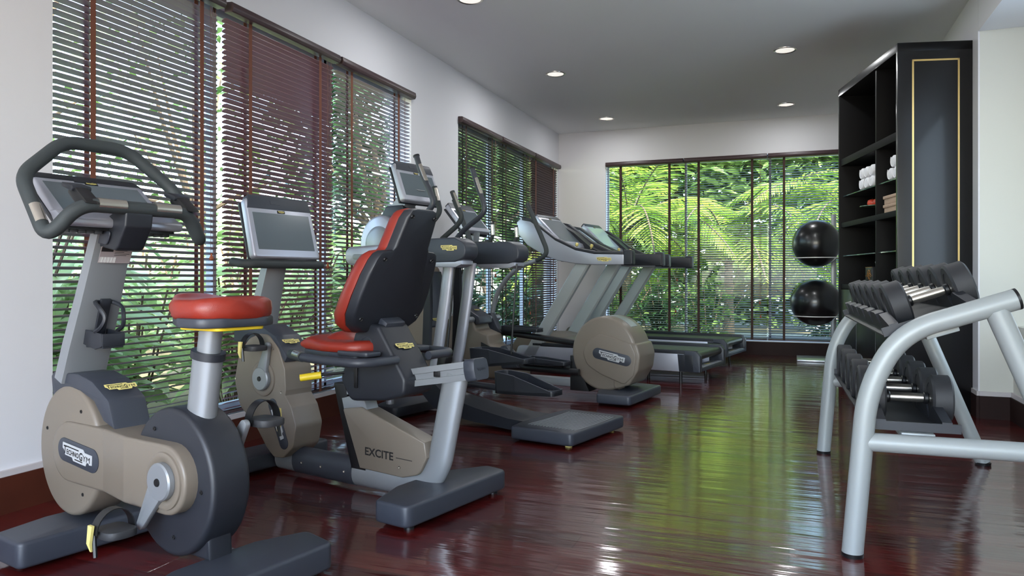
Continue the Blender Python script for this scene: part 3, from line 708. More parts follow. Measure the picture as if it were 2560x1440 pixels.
for a, z in ((-.07, 1.185), (.07, 1.185), (-.145, 1.01), (.145, 1.01), (.170, .765), (-.170, .765)):
    MB().lathe([(0, .003), (.005, .003), (.008, .006), (.010, .002), (.010, 0)], (bx_(z) - .003, a, z), axis=(-1, 0, -.46), seg=14).build('screw', 'black', B)
# front housing
hz = [(.94, .665, .06), (.865, .60, .05), (.822, .51, .04), (.815, .41, .01), (.818, .385, .006), (.775, .335, .03), (.742, .25, .05), (.765, .15, .05), (.83, .093, .04), (.90, .088, .04), (.955, .13, .05), (1.05, .24, .04), (1.155, .30, .1), (1.20, .43, .1), (1.165, .56, .1), (1.08, .645, .08), (1.0, .668, .05)]
MB().prism(fillet(hz), -.080, .080, bev=.014, seg=3).build('front_housing', 'taupe', B)
MB().prism(fillet([(1.215, .62, .01), (1.21, .705, .01), (1.0, .705, .03), (.90, .66, .05), (.81, .565, .02), (.83, .54), (.90, .61), (.97, .635), (1.08, .62)]), -.074, .074, bev=.006).build('top_cover', 'char', B)
MB().logo((.86, .01, .633), (0, -1, 0), (.66, 0, .75), .095).build('nameplate', ['cream', 'ink'], B)
MB().lathe([(.052, 0), (.062, .006), (.076, .009), (.084, .006), (.086, 0)], (.975, .080, .455), axis=(0, 1, 0), seg=36).build('bearing_ring', 'taupe', B)
crank(B, (.975, .455), (.925, .615), .083, .102); crank(B, (.975, .455), (1.025, .295), -.083, -.102)
pedal(B, (.925, .17, .612), 1); pedal(B, (1.025, -.17, .295), -1)
MB().prism(capsule(.905, .335, .825, .165, .030), .080, .083, bev=.001).build('side_badge', 'char', B)
MB().logo((.865, .084, .25), (-.42, 0, -.9), (.9, 0, -.42), .15).build('side_nameplate', ['lgrey', 'ink'], B)
for p in ((.90, .60), (.845, .40), (1.185, .44), (.81, .15)): screw(B, (p[0], .080, p[1]), 'chrome')
pil = []
for x, z, w, d in ((1.09, .69, .07, .03), (1.0, .99, .056, .027), (.97, 1.08, .05, .025)):
    pil.append([(x + a * d, b * w, z + a * d * .3) for a, b in ((-.8, -1), (-1, -.6), (-1, .6), (-.8, 1), (.8, 1), (1, .6), (1, -.6), (.8, -1))])
MB().loft(pil).build('console_column', 'silver', B, angle=30)
console(B, (.965, 1.315), (.885, 1.030), .195, depth=.045)
MB().tube(smooth_path([(1.02, .215, 1.01), (.92, .225, 1.0), (.90, .20, 1.0), (.90, -.20, 1.0), (.92, -.225, 1.0), (1.02, -.215, 1.01)], .03), .0205, seg=14).build('front_handlebar', 'foam', B)

# ------------------------------------------------------------------ suspended-pedal trainer
V = thing('elliptical_trainer', 'suspended pedal trainer with two thick horizontal arms and ribbed step plate', 'elliptical trainer', (-1.2215, 4.191, 0), 76.5)
mb = MB(); mb.prism(fillet([(-.20, -.33, .03), (.20, -.34, .03), (.225, -.2, .08), (.225, .2, .08), (.20, .34, .03), (-.20, .33, .03)]), .015, .088, axis='z', bev=.014, seg=3)
sp = mb.build('step_plate', 'char', V)
mb = MB()
for k in range(16):
    x = -.155 + k * .0205
    mb.tube([(x - .02 * math.cos(y * 4.2), y, .089) for y in [i * .048 - .24 for i in range(11)]], .0022, seg=6)
mb.build('tread_ribs', 'silver', sp)
secs = []
for x, z0, z1, w in ((.15, .02, .078, .155), (.35, .02, .085, .15), (.62, .03, .12, .125), (.86, .05, .165, .105), (.97, .085, .235, .10), (1.06, .17, .36, .095), (1.13, .28, .50, .09), (1.16, .40, .62, .09)):
    t = min(1, max(0, (x - .86) / .3)) * .8
    secs.append([(x - (b * .05 * t), a * w, (z0 if b < 0 else z1)) for a, b in ((-1, -1), (-1, .6), (-.8, 1), (.8, 1), (1, .6), (1, -1))])
MB().loft(secs).build('base_beam', 'chard', V, angle=40)
MB().prism(fillet([(1.16, -.27, .03), (1.36, -.27, .03), (1.42, -.1, .05), (1.42, .1, .05), (1.36, .27, .03), (1.16, .27, .03)]), .018, .085, axis='z', bev=.012).build('front_stabilizer', 'chard', V)
MB().tube([(1.30, .17, .07), (1.30, .17, .18)], .026, seg=16).build('stabilizer_post', 'silver2', V)
for x, y in ((-.14, .26), (-.14, -.26), (1.3, .2), (1.3, -.2)): MB().lathe([(0, 0), (.02, 0), (.02, .02), (0, .02)], (x, y, 0), seg=14).build('foot', 'cream' if x < 0 else 'black', V)
# lower body
MB().prism(fillet([(1.02, .33, .03), (1.0, .55), (1.03, .80, .05), (1.10, 1.02, .05), (1.42, 1.04, .05), (1.44, .60, .1), (1.36, .35, .06), (1.2, .25, .04)]), -.11, .11, bev=.02, seg=3).build('lower_housing', 'taupe', V)
MB().prism(fillet([(1.0, .60, .02), (1.012, .80), (1.06, .98), (1.12, .98), (1.12, .62)]), -.085, .085, bev=.01).build('front_panel', 'char', V)
MB().logo((.998, .045, .66), (0, -1, 0), (.05, 0, 1), .075).build('nameplate', ['cream', 'ink'], V)
# hub and column
MB().prism(circ(1.44, 1.17, .185, .20, 44), -.14, .14, bev=.02, seg=3).build('hub_housing', 'silver2', V)
MB().lathe([(.0, .012), (.10, .012), (.12, .004), (.125, 0)], (1.44, .14, 1.17), axis=(0, 1, 0), seg=36).build('hub_cover', 'silver', V)
MB().prism(fillet([(1.52, 1.33), (1.44, 1.44, .02), (1.28, 1.44, .02), (1.24, 1.30), (1.36, 1.25)]), -.07, .07, bev=.012).build('column_collar', 'chard', V)
pil = []
for x, z, w, d in ((1.40, 1.38, .06, .045), (1.27, 1.50, .055, .04), (1.20, 1.56, .05, .03)):
    pil.append([(x + a * d, b * w, z + a * d * .8) for a, b in ((-.8, -1), (-1, -.6), (-1, .6), (-.8, 1), (.8, 1), (1, .6), (1, -.6), (.8, -1))])
MB().loft(pil).build('console_column', 'silver', V, angle=30)
console(V, (1.245, 1.715), (1.145, 1.455), .195, depth=.045)
for s in (1, -1):
    yc = s * .285
    # thick side arm: silver front part, dark roll at the rear
    arm_ = capsule(.60, 1.098, 1.50, 1.085, .072, .062)
    a_ = MB().prism(arm_, yc - .055, yc + .055, bev=.016, seg=3).build('side_arm', 'silver2' if s > 0 else 'chard', V)
    MB().prism(fillet([(.60, 1.032, .05), (.515, 1.055, .06), (.515, 1.145, .07), (.60, 1.182, .05), (1.12, 1.176, .03), (1.17, 1.15, .03), (1.02, 1.045, .05), (.92, 1.03)]), yc - .066, yc + .066, bev=.022, seg=3).build('arm_roll', 'char', a_)
    if s > 0:
        MB().logo((.64, yc + .068, 1.118), (-1, 0, 0), (0, 0, 1), .125).build('arm_nameplate', ['cream', 'ink'], a_)
        MB().prism(capsule(1.28, 1.075, 1.46, 1.078, .018), yc + .055, yc + .060, bev=.002).build('arm_recess', 'silver', a_)
    MB().prism(fillet([(.55, 1.018), (.60, 1.0, .02), (.84, 1.005), (.9, 1.035), (.55, 1.04)]), yc - .058, yc + .058, bev=.006).build('arm_trim', 'silver2', a_)
    # upright frame legs
    MB().tube([(.83, s * .115, 1.04), (.865, s * .115, .80), (.91, s * .115, .55), (.955, s * .115, .33)], .044, seg=20, ry=.022, up=(0, 1, 0)).build('frame_leg', 'silver2', V)
    MB().loft([[(x + a * .028, s * .155 + b * .014, z) for a, b in ((-1, -1), (-1, 1), (1, 1), (1, -1))] for x, z in ((.98, 1.03), (.975, .75), (.99, .40))]).build('linkage_arm', 'chard', V)
    MB().tube([(.70 if s > 0 else .53, s * .22, 1.03), (.765 if s > 0 else .575, s * .22, .44 if s > 0 else .43)], .0065, seg=8).build('suspension_rod', 'black', V)
    # moving handle and fixed handle
    if s > 0: lh = [(.95, .30, 1.715), (.905, .30, 1.60), (.83, .30, 1.47), (.80, .30, 1.40), (.86, .30, 1.345), (1.02, .29, 1.27), (1.12, .28, 1.16)]
    else: lh = [(.965, -.30, 1.715), (.91, -.30, 1.57), (.86, -.30, 1.46), (.85, -.30, 1.40), (.90, -.30, 1.36), (1.05, -.30, 1.27), (1.15, -.29, 1.16)]
    o = MB().tube(smooth_path(lh, .05), .0185, seg=14).build('moving_handle', 'char', V)
    MB().tube([lh[0], (Vector(lh[0]) * .93 + Vector(lh[1]) * .07)], .0215, seg=14).build('handle_cap', 'black', o)
    MB().tube([Vector(lh[0]).lerp(Vector(lh[1]), .55) + Vector((-.004, 0, 0)), Vector(lh[1]).lerp(Vector(lh[2]), .45) + Vector((-.004, 0, 0))], .0168, seg=14).build('grip_sensor', 'chrome', o)
    sh = [(.90, s * .18, 1.525), (.875, s * .18, 1.43), (.85, s * .18, 1.365), (.90, s * .18, 1.31), (1.10, s * .17, 1.20)] if s > 0 else [(1.045, -.18, 1.54), (.99, -.18, 1.42), (.955, -.18, 1.355), (1.0, -.18, 1.30), (1.13, -.17, 1.21)]
    o = MB().tube(smooth_path(sh, .05), .0175, seg=14).build('fixed_handle', 'foam', V)
    MB().tube([Vector(sh[0]).lerp(Vector(sh[1]), .12) + Vector((-.004, 0, 0)), Vector(sh[1]) + Vector((-.004, 0, 0))], .0158, seg=14).build('grip_sensor', 'chrome', o)
MB().prism(capsule(.775, .435, .79, .36, .034), .19, .26, bev=.010).build('rod_pivot', 'black', V)
def footplate(parent, x0, x1, yc, z0, tilt, name='pedal', cup=.13, hw=.075):
    """open shoe-shaped foot plate, toe towards +x"""
    n = 10; secs = []; L = x1 - x0
    ct, st = math.cos(tilt), math.sin(tilt)
    def T(x, y, z): return (x0 + x * ct - z * st, yc + y, z0 + x * st + z * ct)
    mb = MB()
    plan = fillet([(0, -hw * .8, .03), (L * .6, -hw, .05), (L, -hw * .8, .05), (L, hw * .8, .05), (L * .6, hw, .05), (0, hw * .8, .03)])
    mb.loft([[T(x, y, 0) for x, y in plan], [T(x, y, .018) for x, y in plan]])
    m = len(plan)
    def wall_h(x): 
        t = x / L
        return .030 if t < .35 else .030 + (cup - .030) * math.sin(min(1, (t - .35) / .42) * PI / 2)
    for i in range(m):
        p, q = plan[i], plan[(i + 1) % m]
        def inner(a): return (a[0] * .96 + L * .02, a[1] * .92)
        pi_, qi = inner(p), inner(q)
        mb.loft([[T(p[0], p[1], 0), T(p[0], p[1], wall_h(p[0])), T(pi_[0], pi_[1], wall_h(p[0])), T(pi_[0], pi_[1], 0)],
                 [T(q[0], q[1], 0), T(q[0], q[1], wall_h(q[0])), T(qi[0], qi[1], wall_h(q[0])), T(qi[0], qi[1], 0)]])
    rim = [T(p[0], p[1], wall_h(p[0])) for p in plan]
    o = mb.build(name, 'chard', parent, angle=30)
    MB().tube(rim, .0028, seg=6, closed=True).build('rim', 'char', o)
    return o
o = footplate(V, -.04, .38, .20, .265, R(-2), cup=.125)
mb = MB()
for k in range(9): mb.box((.02 + k * .026, .20, .285 - .001 * k), (.006, .10, .004))
mb.build('pedal_grip', 'rubber', o)
footplate(V, .40, .87, -.20, .385, R(-7), cup=.13)
MB().tube([(.36, .2, .275), (.72, .19, .285), (.95, .10, .36)], .020, seg=12).build('pedal_arm', 'chard', V)
MB().tube([(.84, -.2, .35), (1.02, -.12, .38)], .020, seg=12).build('pedal_arm', 'chard', V)

# ------------------------------------------------------------------ cross trainer with rear flywheel
E_ = thing('cross_trainer', 'cross trainer with round taupe flywheel housing at its rear end', 'cross trainer', (-1.125, 5.55, 0), 80)
MB().prism(fillet([(-.12, -.33, .03), (.10, -.36, .03), (.215, -.2, .06), (.215, .15, .04), (.14, .35, .03), (-.12, .34, .03)]), .018, .088, axis='z', bev=.014, seg=3).build('rear_stabilizer', 'char', E_)
fw = circ(.185, .36, .266, .284, 60)
MB().prism(fw, -.20, .12, bev=.022, seg=3).build('flywheel_housing', 'taupe', E_)
MB().prism(fillet([(.10, .475, .02), (-.085, .445, .03), (-.112, .36, .08), (-.098, .25, .08), (-.03, .135, .06), (.10, .09, .03)]), -.205, .128, bev=.016, seg=3).build('rear_cover', 'taupe', E_)
ov = fillet([(.30, .46, .08), (.22, .51, .08), (.10, .49, .1), (-.045, .445, .03), (-.085, .36, .08), (-.065, .21, .05), (.01, .135, .04), (.20, .20, .08), (.32, .27, .1), (.355, .37, .1)])
MB().prism(ov, .118, .136, bev=.010, seg=3).build('side_cover', 'taupe', E_)
MB().prism(capsule(.225, .362, -.005, .318, .042), .135, .138, bev=.001).build('side_badge', 'char', E_)
MB().logo((.11, .1385, .34), (-1, 0, -.19), (-.19, 0, 1), .215).build('side_nameplate', ['lgrey', 'ink'], E_)
ws = []
for a in range(46, 112, 8):
    ca, sa = math.cos(R(180 - a)), math.sin(R(180 - a))
    ws.append([(.185 + ca * (.266 + e), y, .36 + sa * (.284 + e)) for y, e in ((-.11, 0), (-.11, .003), (.02, .003), (.02, 0))])
MB().loft(ws).build('housing_window', 'silver', E_)
MB().box((.125, 0, .085), (.09, .10, .07)).build('housing_foot', 'taupe', E_)
MB().prism([(.305, .06), (.47, .06), (.47, .33), (.44, .33)], -.10, .115, bev=.004).build('rail_bracket', 'black', E_)
MB().box((.95, 0, .105), (1.20, .09, .065), bev=.012).build('frame_rail', 'silver', E_)
MB().prism(fillet([(1.55, -.26, .03), (1.70, -.26, .03), (1.70, .26, .03), (1.55, .26, .03)]), .018, .08, axis='z', bev=.01).build('front_stabilizer', 'char', E_)
fh = fillet([(.95, .10), (.96, .20, .04), (1.12, .33, .05), (1.22, .38, .03), (1.24, .46, .02), (1.36, .50, .03), (1.40, .60, .03), (1.56, .66, .04), (1.68, .55, .08), (1.70, .30, .05), (1.62, .10, .05)])
MB().prism(fh, -.12, .12, bev=.03, seg=3).build('front_housing', 'taupe', E_)
MB().prism(fillet([(1.62, .60), (1.62, .70, .02), (1.50, .70, .03), (1.34, .61, .03), (1.32, .55, .02), (1.36, .54), (1.5, .62)]), -.10, .10, bev=.01).build('top_cover', 'char', E_)
MB().logo((1.42, 0, .664), (0, -1, 0), (.85, 0, .5), .07).build('nameplate', ['cream', 'ink'], E_)
MB().prism(fillet([(1.30, .40), (1.12, .33), (1.10, .30, .01), (1.24, .33), (1.30, .36, .01)]), .118, .122).build('side_vent', 'black', E_)
MB().text('EXCITE', (1.38, .1215, .27), (-1, 0, -.12), (0, 0, 1), .19, .035).build('side_lettering', 'ink', E_)
MB().tube([(1.40, .20, .585), (1.40, -.32, .585)], .026, seg=14).build('arm_shaft', 'silver', E_)
MB().tube([(1.40, .10, .585), (1.40, -.12, .585)], .036, seg=14).build('shaft_sleeve', 'char', E_)
pil = []
for x, z, w, d in ((1.58, .64, .06, .04), (1.50, 1.0, .05, .035), (1.44, 1.36, .045, .03)):
    pil.append([(x + a * d, b * w, z + a * d * .3) for a, b in ((-.8, -1), (-1, -.6), (-1, .6), (-.8, 1), (.8, 1), (1, .6), (1, -.6), (.8, -1))])
MB().loft(pil).build('console_column', 'silver', E_, angle=30)
console(E_, (1.60, 1.575), (1.40, 1.345), .195, depth=.045)
for s in (1, -1):
    y = .15 if s > 0 else -.24
    fx = smooth_path([(1.17, y, 1.40), (1.165, y, 1.28), (1.20, y, 1.235), (1.40, y * .8, 1.225), (1.46, y * .3, 1.225)], .04)
    o = MB().tube(fx, .0165, seg=12).build('fixed_handle', 'foam', E_)
    MB().tube([(1.167, y, 1.38), (1.162, y, 1.295)], .0185, seg=12).build('grip_sensor', 'chrome', o)
ma = [(1.092, -.30, 1.590), (.97, -.30, 1.34), (.905, -.30, 1.20), (.90, -.30, 1.15), (.94, -.30, 1.115), (1.0, -.30, 1.09)]
lo_ = smooth_path([(1.0, -.30, 1.09), (1.165, -.30, 1.044), (1.29, -.30, .95), (1.41, -.30, .80), (1.455, -.30, .62), (1.45, -.30, .56)], .12, 8)
o = MB().tube(lo_, .022, seg=12).build('swing_arm', 'silver', E_); MB().tube(smooth_path(ma, .05), .0205, seg=14).build('hand_grip', 'foam', o)
na = [(1.45, .30, 1.59), (1.33, .30, 1.34), (1.27, .30, 1.20), (1.29, .30, 1.13), (1.38, .30, 1.10)]
o = MB().tube(smooth_path([(1.38, .30, 1.10), (1.50, .30, 1.0), (1.50, .30, .8), (1.42, .30, .585)], .1), .022, seg=12).build('swing_arm', 'silver', E_); MB().tube(smooth_path(na, .05), .0205, seg=14).build('hand_grip', 'foam', o)
for y, xa, za, xb, zb in ((-.20, 1.40, .475, .40, .385), (.20, 1.0, .225, .35, .215)):
    MB().tube([(xa, y, za), (xb, y, zb)], .026, seg=14, ry=.02, up=(0, 1, 0)).build('pedal_bar', 'black', E_)
footplate(E_, .90, 1.28, -.20, .478, R(-1), cup=.05, hw=.07)
footplate(E_, .44, .84, .20, .262, R(-1), cup=.055, hw=.07)
MB().prism(fillet([(1.27, .46), (1.43, .43, .02), (1.45, .62, .03), (1.39, .635, .03), (1.32, .50)]), -.25, -.17, bev=.014).build('pivot_cover', 'char', E_)
MB().prism(fillet([(.86, .22), (1.03, .20, .02), (1.05, .385, .03), (.98, .395, .03), (.90, .27)]), .16, .24, bev=.014).build('pivot_cover', 'char', E_)

# ------------------------------------------------------------------ treadmills (origin: rear near corner, y<0 across)
def treadmill(label, loc, scr):
    t = thing('treadmill', label, 'treadmill', loc, 79, 'treadmills by the end window')
    W = -.80
    # side panels
    side = fillet([(.13, .105), (.13, .262), (1.86, .262, .05), (1.92, .105, .03)])
    for y0, y1, nm in ((-.055, .0, 'side_panel'), (W, W + .055, 'side_panel')):
        MB().prism(side, y0, y1, bev=.004).build(nm, 'silver2', t)
        MB().prism(fillet([(.02, .262), (.03, .296, .02), (1.70, .296), (1.70, .262)]), y0, y1, bev=.006).build('side_rail', 'chard', t)
        MB().prism(fillet([(-.005, .105, .01), (-.005, .25, .02), (.03, .292, .05), (.14, .292), (.14, .105)]), y0 - .003, y1 + .003, bev=.010, seg=3).build('end_cap', 'char', t)
        MB().prism(fillet([(.055, .107), (.055, .255, .03), (.10, .26), (.20, .26), (.185, .107)]), y1 if y1 > -.1 else y0 - .003, (y1 + .003) if y1 > -.1 else y0, bev=.001).build('cap_insert', 'chard', t)
    MB().prism([(.035, .262), (.035, .270), (1.62, .270), (1.62, .262)], W + .055, -.055).build('running_belt', 'belt', t)
    MB().tube([(.050, W + .056, .238), (.050, -.056, .238)], .035, seg=24).build('rear_roller', 'black', t)
    MB().box((.05, W / 2, .125), (.11, .69, .035), bev=.006).build('rear_crossbar', 'char', t)
    pl = MB(); pl.prism([(.0, -.69), (.10, -.69), (.10, -.11), (.0, -.11)], .143, .149, axis='z', bev=.001); pl.build('rear_plate', 'plate', t)
    MB().logo((.045, -.38, .1495), (0, -1, 0), (1, 0, 0), .11).build('nameplate', ['cream', 'ink'], t)
    MB().box((.95, W / 2, .15), (1.5, .60, .07)).build('deck', 'black', t)
    for x, y in ((.18, -.03), (.18, W + .03), (.55, -.2), (1.75, -.05), (1.75, W + .05)):
        MB().tube([(x, y, .0), (x, y, .14)], .014, seg=12).build('foot', 'black', t)
    MB().prism(fillet([(1.45, .27), (1.50, .34, .05), (1.66, .37, .06), (1.90, .36, .06), (2.0, .22, .05), (1.98, .08, .03), (1.5, .10)]), W + .05, -.05, bev=.03, seg=3).build('motor_cover', 'taupe', t)
    # inclined uprights
    for y in (-.035, W + .035):
        MB().loft([[(x + a * hx, y + b * .035, z) for a, b in ((-1, -.6), (-.8, -1), (.8, -1), (1, -.6), (1, .6), (.8, 1), (-.8, 1), (-1, .6))] for x, z, hx in ((1.83, .02, .08), (1.13, 1.10, .078))]).build('upright', 'grey', t, angle=30)
    # side handrails that sweep up to the console
    def rail(y0, y1, nm, m, top=False):
        upper = [(.70, 1.185), (1.0, 1.195), (1.20, 1.235), (1.42, 1.335), (1.58, 1.45), (1.70, 1.53), (1.80, 1.55)]
        lower = [(1.86, 1.50), (1.86, 1.40), (1.74, 1.27), (1.55, 1.165), (1.40, 1.11), (1.20, 1.075), (1.0, 1.062), (.70, 1.062)]
        if top: lower = [(x, z - .032) for x, z in reversed(upper)]
        return MB().prism(upper + lower, y0, y1, bev=.010, seg=3)
    for s, (y0, y1) in ((1, (-.035, .035)), (-1, (W - .035, W + .035))):
        o = rail(y0, y1, 'handrail', 'silver2').build('handrail', 'silver2', t)
        rail(y0 - .004, y1 + .004, 'x', 'x', top=True).build('handrail_top', 'chard', o)
        MB().prism(fillet([(.615, 1.058, .02), (.615, 1.20, .03), (.70, 1.20), (.70, 1.058)]), y0 - .004, y1 + .004, bev=.010, seg=3).build('handrail_end', 'chard', o)
    pad = fillet([(.63, 1.066, .01), (.63, 1.184, .01), (1.0, 1.186), (1.20, 1.225), (1.42, 1.32), (1.55, 1.40), (1.60, 1.25, .03), (1.40, 1.14), (1.2, 1.09), (1.0, 1.07)])
    MB().prism(pad, -.047, -.033, bev=.004).build('inner_pad', 'chard', t); MB().prism(pad, W + .033, W + .047, bev=.004).build('inner_pad', 'chard', t)
    # dark inner wing down to the console
    for y0, y1 in ((W + .04, W + .18),):
        MB().loft([[(x, y0, z0), (x, y1, z0), (x, y1, z1), (x, y0, z1)] for x, z0, z1 in ((1.12, 1.12, 1.16), (1.35, 1.16, 1.26), (1.55, 1.24, 1.42), (1.74, 1.36, 1.53), (1.84, 1.42, 1.53))]).build('console_wing', 'chard', t)
    MB().prism(fillet([(1.05, 1.10, .02), (1.05, 1.15, .02), (1.40, 1.22), (1.52, 1.27), (1.62, 1.20, .05), (1.4, 1.10)]), W + .12, -.05, bev=.015).build('console_tray', 'chard', t)
    c = console(t, (1.77, 1.590), (1.45, 1.290), .25, depth=.05, scr=scr, bh=.04)
    c.location = (0, -.44, 0)
    MB().prism(fillet([(1.42, 1.255), (1.44, 1.30, .02), (1.50, 1.32), (1.56, 1.27)]), W + .18, -.18, bev=.006).build('console_lip', 'silver2', t)
    for y in (-.24, -.58):
        MB().lathe([(.008, 0), (.008, .012), (.016, .020), (.017, .040), (.010, .048), (0, .049)], (1.33, y, 1.245), axis=(-.3, 0, 1), seg=16).build('speed_lever', 'cream', t)
    MB().logo((.90, .0365, 1.115), (-1, 0, 0), (0, 0, 1), .15).build('side_nameplate', ['cream', 'ink'], t)
    return t
treadmill('silver treadmill in front, nearer the flywheel trainer', (-.736, 6.575, 0), 'screen')
treadmill('silver treadmill behind the other one, next to the end window', (-.618, 7.972, 0), 'screenw')

# ------------------------------------------------------------------ dumbbell rack: local x away from the aisle, local y to the far end
RK = thing('dumbbell_rack', 'two-tier grey tubular dumbbell rack standing at the right', 'rack', (.198, 2.699, 0), -89)
for k, y in enumerate((0, 1.545)):
    path = smooth_path([(0, y, .012), (.045, y, .56), (.145, y, .755), (.468, y, .866)], .17, 10)
    MB().tube(path, .034, seg=24).build('end_frame', 'grey', RK)
    MB().tube([(.466, y, .8655), (.474, y, .8682)], .0345, seg=24).build('tube_cap', 'black', RK)
    MB().tube([(.415, y, .83), (.735, y, .012)], .034, seg=24).build('rear_leg', 'grey', RK)
    MB().tube([(.038, y, .387), (.60, y, .387)], .031, seg=24).build('cross_tube', 'grey', RK)
    for x in (0, .735): MB().lathe([(0, 0), (.034, 0), (.036, .014), (0, .014)], (x, y, 0), seg=20).build('foot', 'black', RK)
def tray(x0, x1, z, ang, name):
    t = MB(); ca, sa = math.cos(ang), math.sin(ang)
    def P(u, w): return (x0 + u * ca - w * sa, z + u * sa + w * ca)
    L = x1 - x0
    t.prism([P(0, 0), P(L, 0), P(L, .006), P(0, .006)], .03, 1.515)
    # front and rear cradle strips with V notches
    for u in (.025, L - .055):
        b = bmesh.new(); prev = None; pts = [(.03, .0)]
        ys = [.03]; hs = [.035]
        for k in range(6):
            yc = .26 + .24 * k
            for dy, h in ((-.07, .065), (-.045, .06), (0, .012), (.045, .06), (.07, .065)): ys.append(yc + dy); hs.append(h)
        ys.append(1.515); hs.append(.035)
        for uu in (u, u + .03):
            pass
        va = [[b.verts.new((P(q, w)[0], y, P(q, w)[1])) for y, w in zip(ys, ww)] for q, ww in ((u, [0] * len(ys)), (u, hs), (u + .03, hs), (u + .03, [0] * len(ys)))]
        for r in range(3):
            for i in range(len(ys) - 1): b.faces.new((va[r][i], va[r][i + 1], va[r + 1][i + 1], va[r + 1][i]))
        b.faces.new([va[r][0] for r in range(4)]); b.faces.new([va[r][-1] for r in range(4)])
        bmesh.ops.recalc_face_normals(b, faces=b.faces); t._join(b, 0)
    for y in (.035, 1.51):
        t.prism([P(0, 0), P(L, 0), P(L, .03), P(0, .03)], y - .006, y + .006)
    return t.build(name, 'chard', RK, angle=20)
tray(.10, .42, .735, R(19), 'upper_tray')
tray(.05, .325, .425, R(0), 'lower_tray')
MB().box((.20, .775, .41), (.10, 1.5, .02), bev=.003).build('lower_beam', 'grey', RK)
MB().box((.27, .775, .755), (.10, 1.5, .02), bev=.003, rot=(0, R(-19), 0)).build('upper_beam', 'grey', RK)

def dumbbell():
    d = thing('dumbbell', '', 'dumbbell', (0, 0, 0), -89, 'round black dumbbells on the rack')
    r = .084
    for s in (1, -1):
        MB().lathe([(0, -.030), (r * .66, -.030), (r * .67, -.033), (r * .9, -.033), (r, -.026), (r, .026), (r * .9, .033), (r * .67, .033), (r * .66, .030), (0, .030)], (s * .105, 0, 0), axis=(1, 0, 0), seg=40).build('head', 'rubber', d)
        MB().lathe([(.017, 0), (.021, .004), (.021, .014), (.017, .018)], (s * .062 - .009, 0, 0), axis=(1, 0, 0), seg=18).build('collar', 'black', d)
    MB().tube([(-.075, 0, 0), (-.03, 0, 0), (.03, 0, 0), (.075, 0, 0)], [.0145, .0165, .0165, .0145], seg=18).build('handle', 'chrome', d)
    return d
D0 = dumbbell()
names = ['nearest', 'second from the near end', 'third from the near end', 'fourth from the near end', 'fifth from the near end', 'farthest']
a0 = R(90 - 89)
first = True
for tier, (xc, zc, ti) in enumerate(((.268, .872, 19), (.20, .505, 0))):
    for k in range(6):
        y = .26 + .24 * k
        wx = .198 + xc * math.cos(a0) - y * math.sin(a0); wy = 2.699 + xc * math.sin(a0) + y * math.cos(a0)
        lb = 'round black dumbbell, %s on the %s tier' % (names[k], 'upper' if tier == 0 else 'lower')
        rot = (0, R(-ti), a0)
        if first: D0.location = (wx, wy, zc); D0.rotation_euler = rot; D0['label'] = lb; first = False
        else: dup(D0, (wx, wy, zc), lb, rot)

# ------------------------------------------------------------------ tall cabinet; local x along its open face (near -> far), local y towards the aisle
cab_hd = 13.75; cl = (.705, 5.713)
K = thing('display_cabinet', 'tall black lacquered open shelf cabinet with gold inlaid end panel', 'cabinet', (cl[0], cl[1], 0), cab_hd)
CL, CD, CH = 1.285, .49, 2.573
def cbox(x0, x1, y0, y1, z0, z1, bev=.002): return ((x0 + x1) / 2, (y0 + y1) / 2, (z0 + z1) / 2), (x1 - x0, y1 - y0, z1 - z0), bev
MB().box(*cbox(0, .03, -CD, 0, 0, CH)).build('end_panel', 'lacq', K)
MB().box(*cbox(CL - .03, CL, -CD, 0, 0, CH)).build('end_panel', 'lacqi', K)
MB().box(*cbox(.0305, .034, -CD + .02, -.012, .09, CH - .06, .0005)).build('inner_shade_sheet', 'lacqi', K)  # thin dark sheet on the panel's inner face, shade put into its colour
MB().box(*cbox(0, CL, -CD, 0, CH - .06, CH + .002)).build('top_panel', 'lacq', K)
MB().box(*cbox(.02, CL - .02, -CD, -CD + .02, .0, CH - .02)).build('back_panel', 'lacqi', K)
for z0, z1 in ((1.906, 1.965), (1.372, 1.415), (.845, .885)): MB().box(*cbox(.03, CL - .03, -CD + .01, -.012, z0, z1)).build('shelf', 'lacqi', K)
for z0, z1 in ((1.965, CH - .06), (1.415, 1.906), (.885, 1.372)): MB().box(*cbox(.435, .46, -CD + .02, -.014, z0, z1)).build('divider', 'lacqi', K)
for x0, x1 in ((.03, .44), (.455, CL - .03)):
    for z in (1.648, 1.133): MB().box(*cbox(x0, x1, -CD + .02, -.03, z - .008, z, 0)).build('glass_shelf', 'sglass', K)
for x0, x1 in ((.03, .44), (.445, .86), (.865, CL - .03)): MB().box(*cbox(x0, x1, -.03, -.008, .09, .84, .003)).build('door', 'lacq', K)
MB().box(*cbox(.03, CL - .03, -CD + .01, -.03, 0, .09)).build('plinth', 'black', K)
g = MB(); yy0, yy1, gz0, gz1, gw = -.405, -.095, .78, 2.455, .012
for q in ((yy0, yy1, gz1 - gw, gz1), (yy0, yy1, gz0, gz0 + gw), (yy0, yy0 + gw, gz0, gz1), (yy1 - gw, yy1, gz0, gz1)):
    g.box((-.0005, (q[0] + q[1]) / 2, (q[2] + q[3]) / 2), (.003, q[1] - q[0], q[3] - q[2]))
g.build('gold_inlay', 'gold', K, smooth=False)
def kpos(x, y, z):
    a = R(90 + cab_hd); return (cl[0] + x * math.cos(a) - y * math.sin(a), cl[1] + x * math.sin(a) + y * math.cos(a), z)
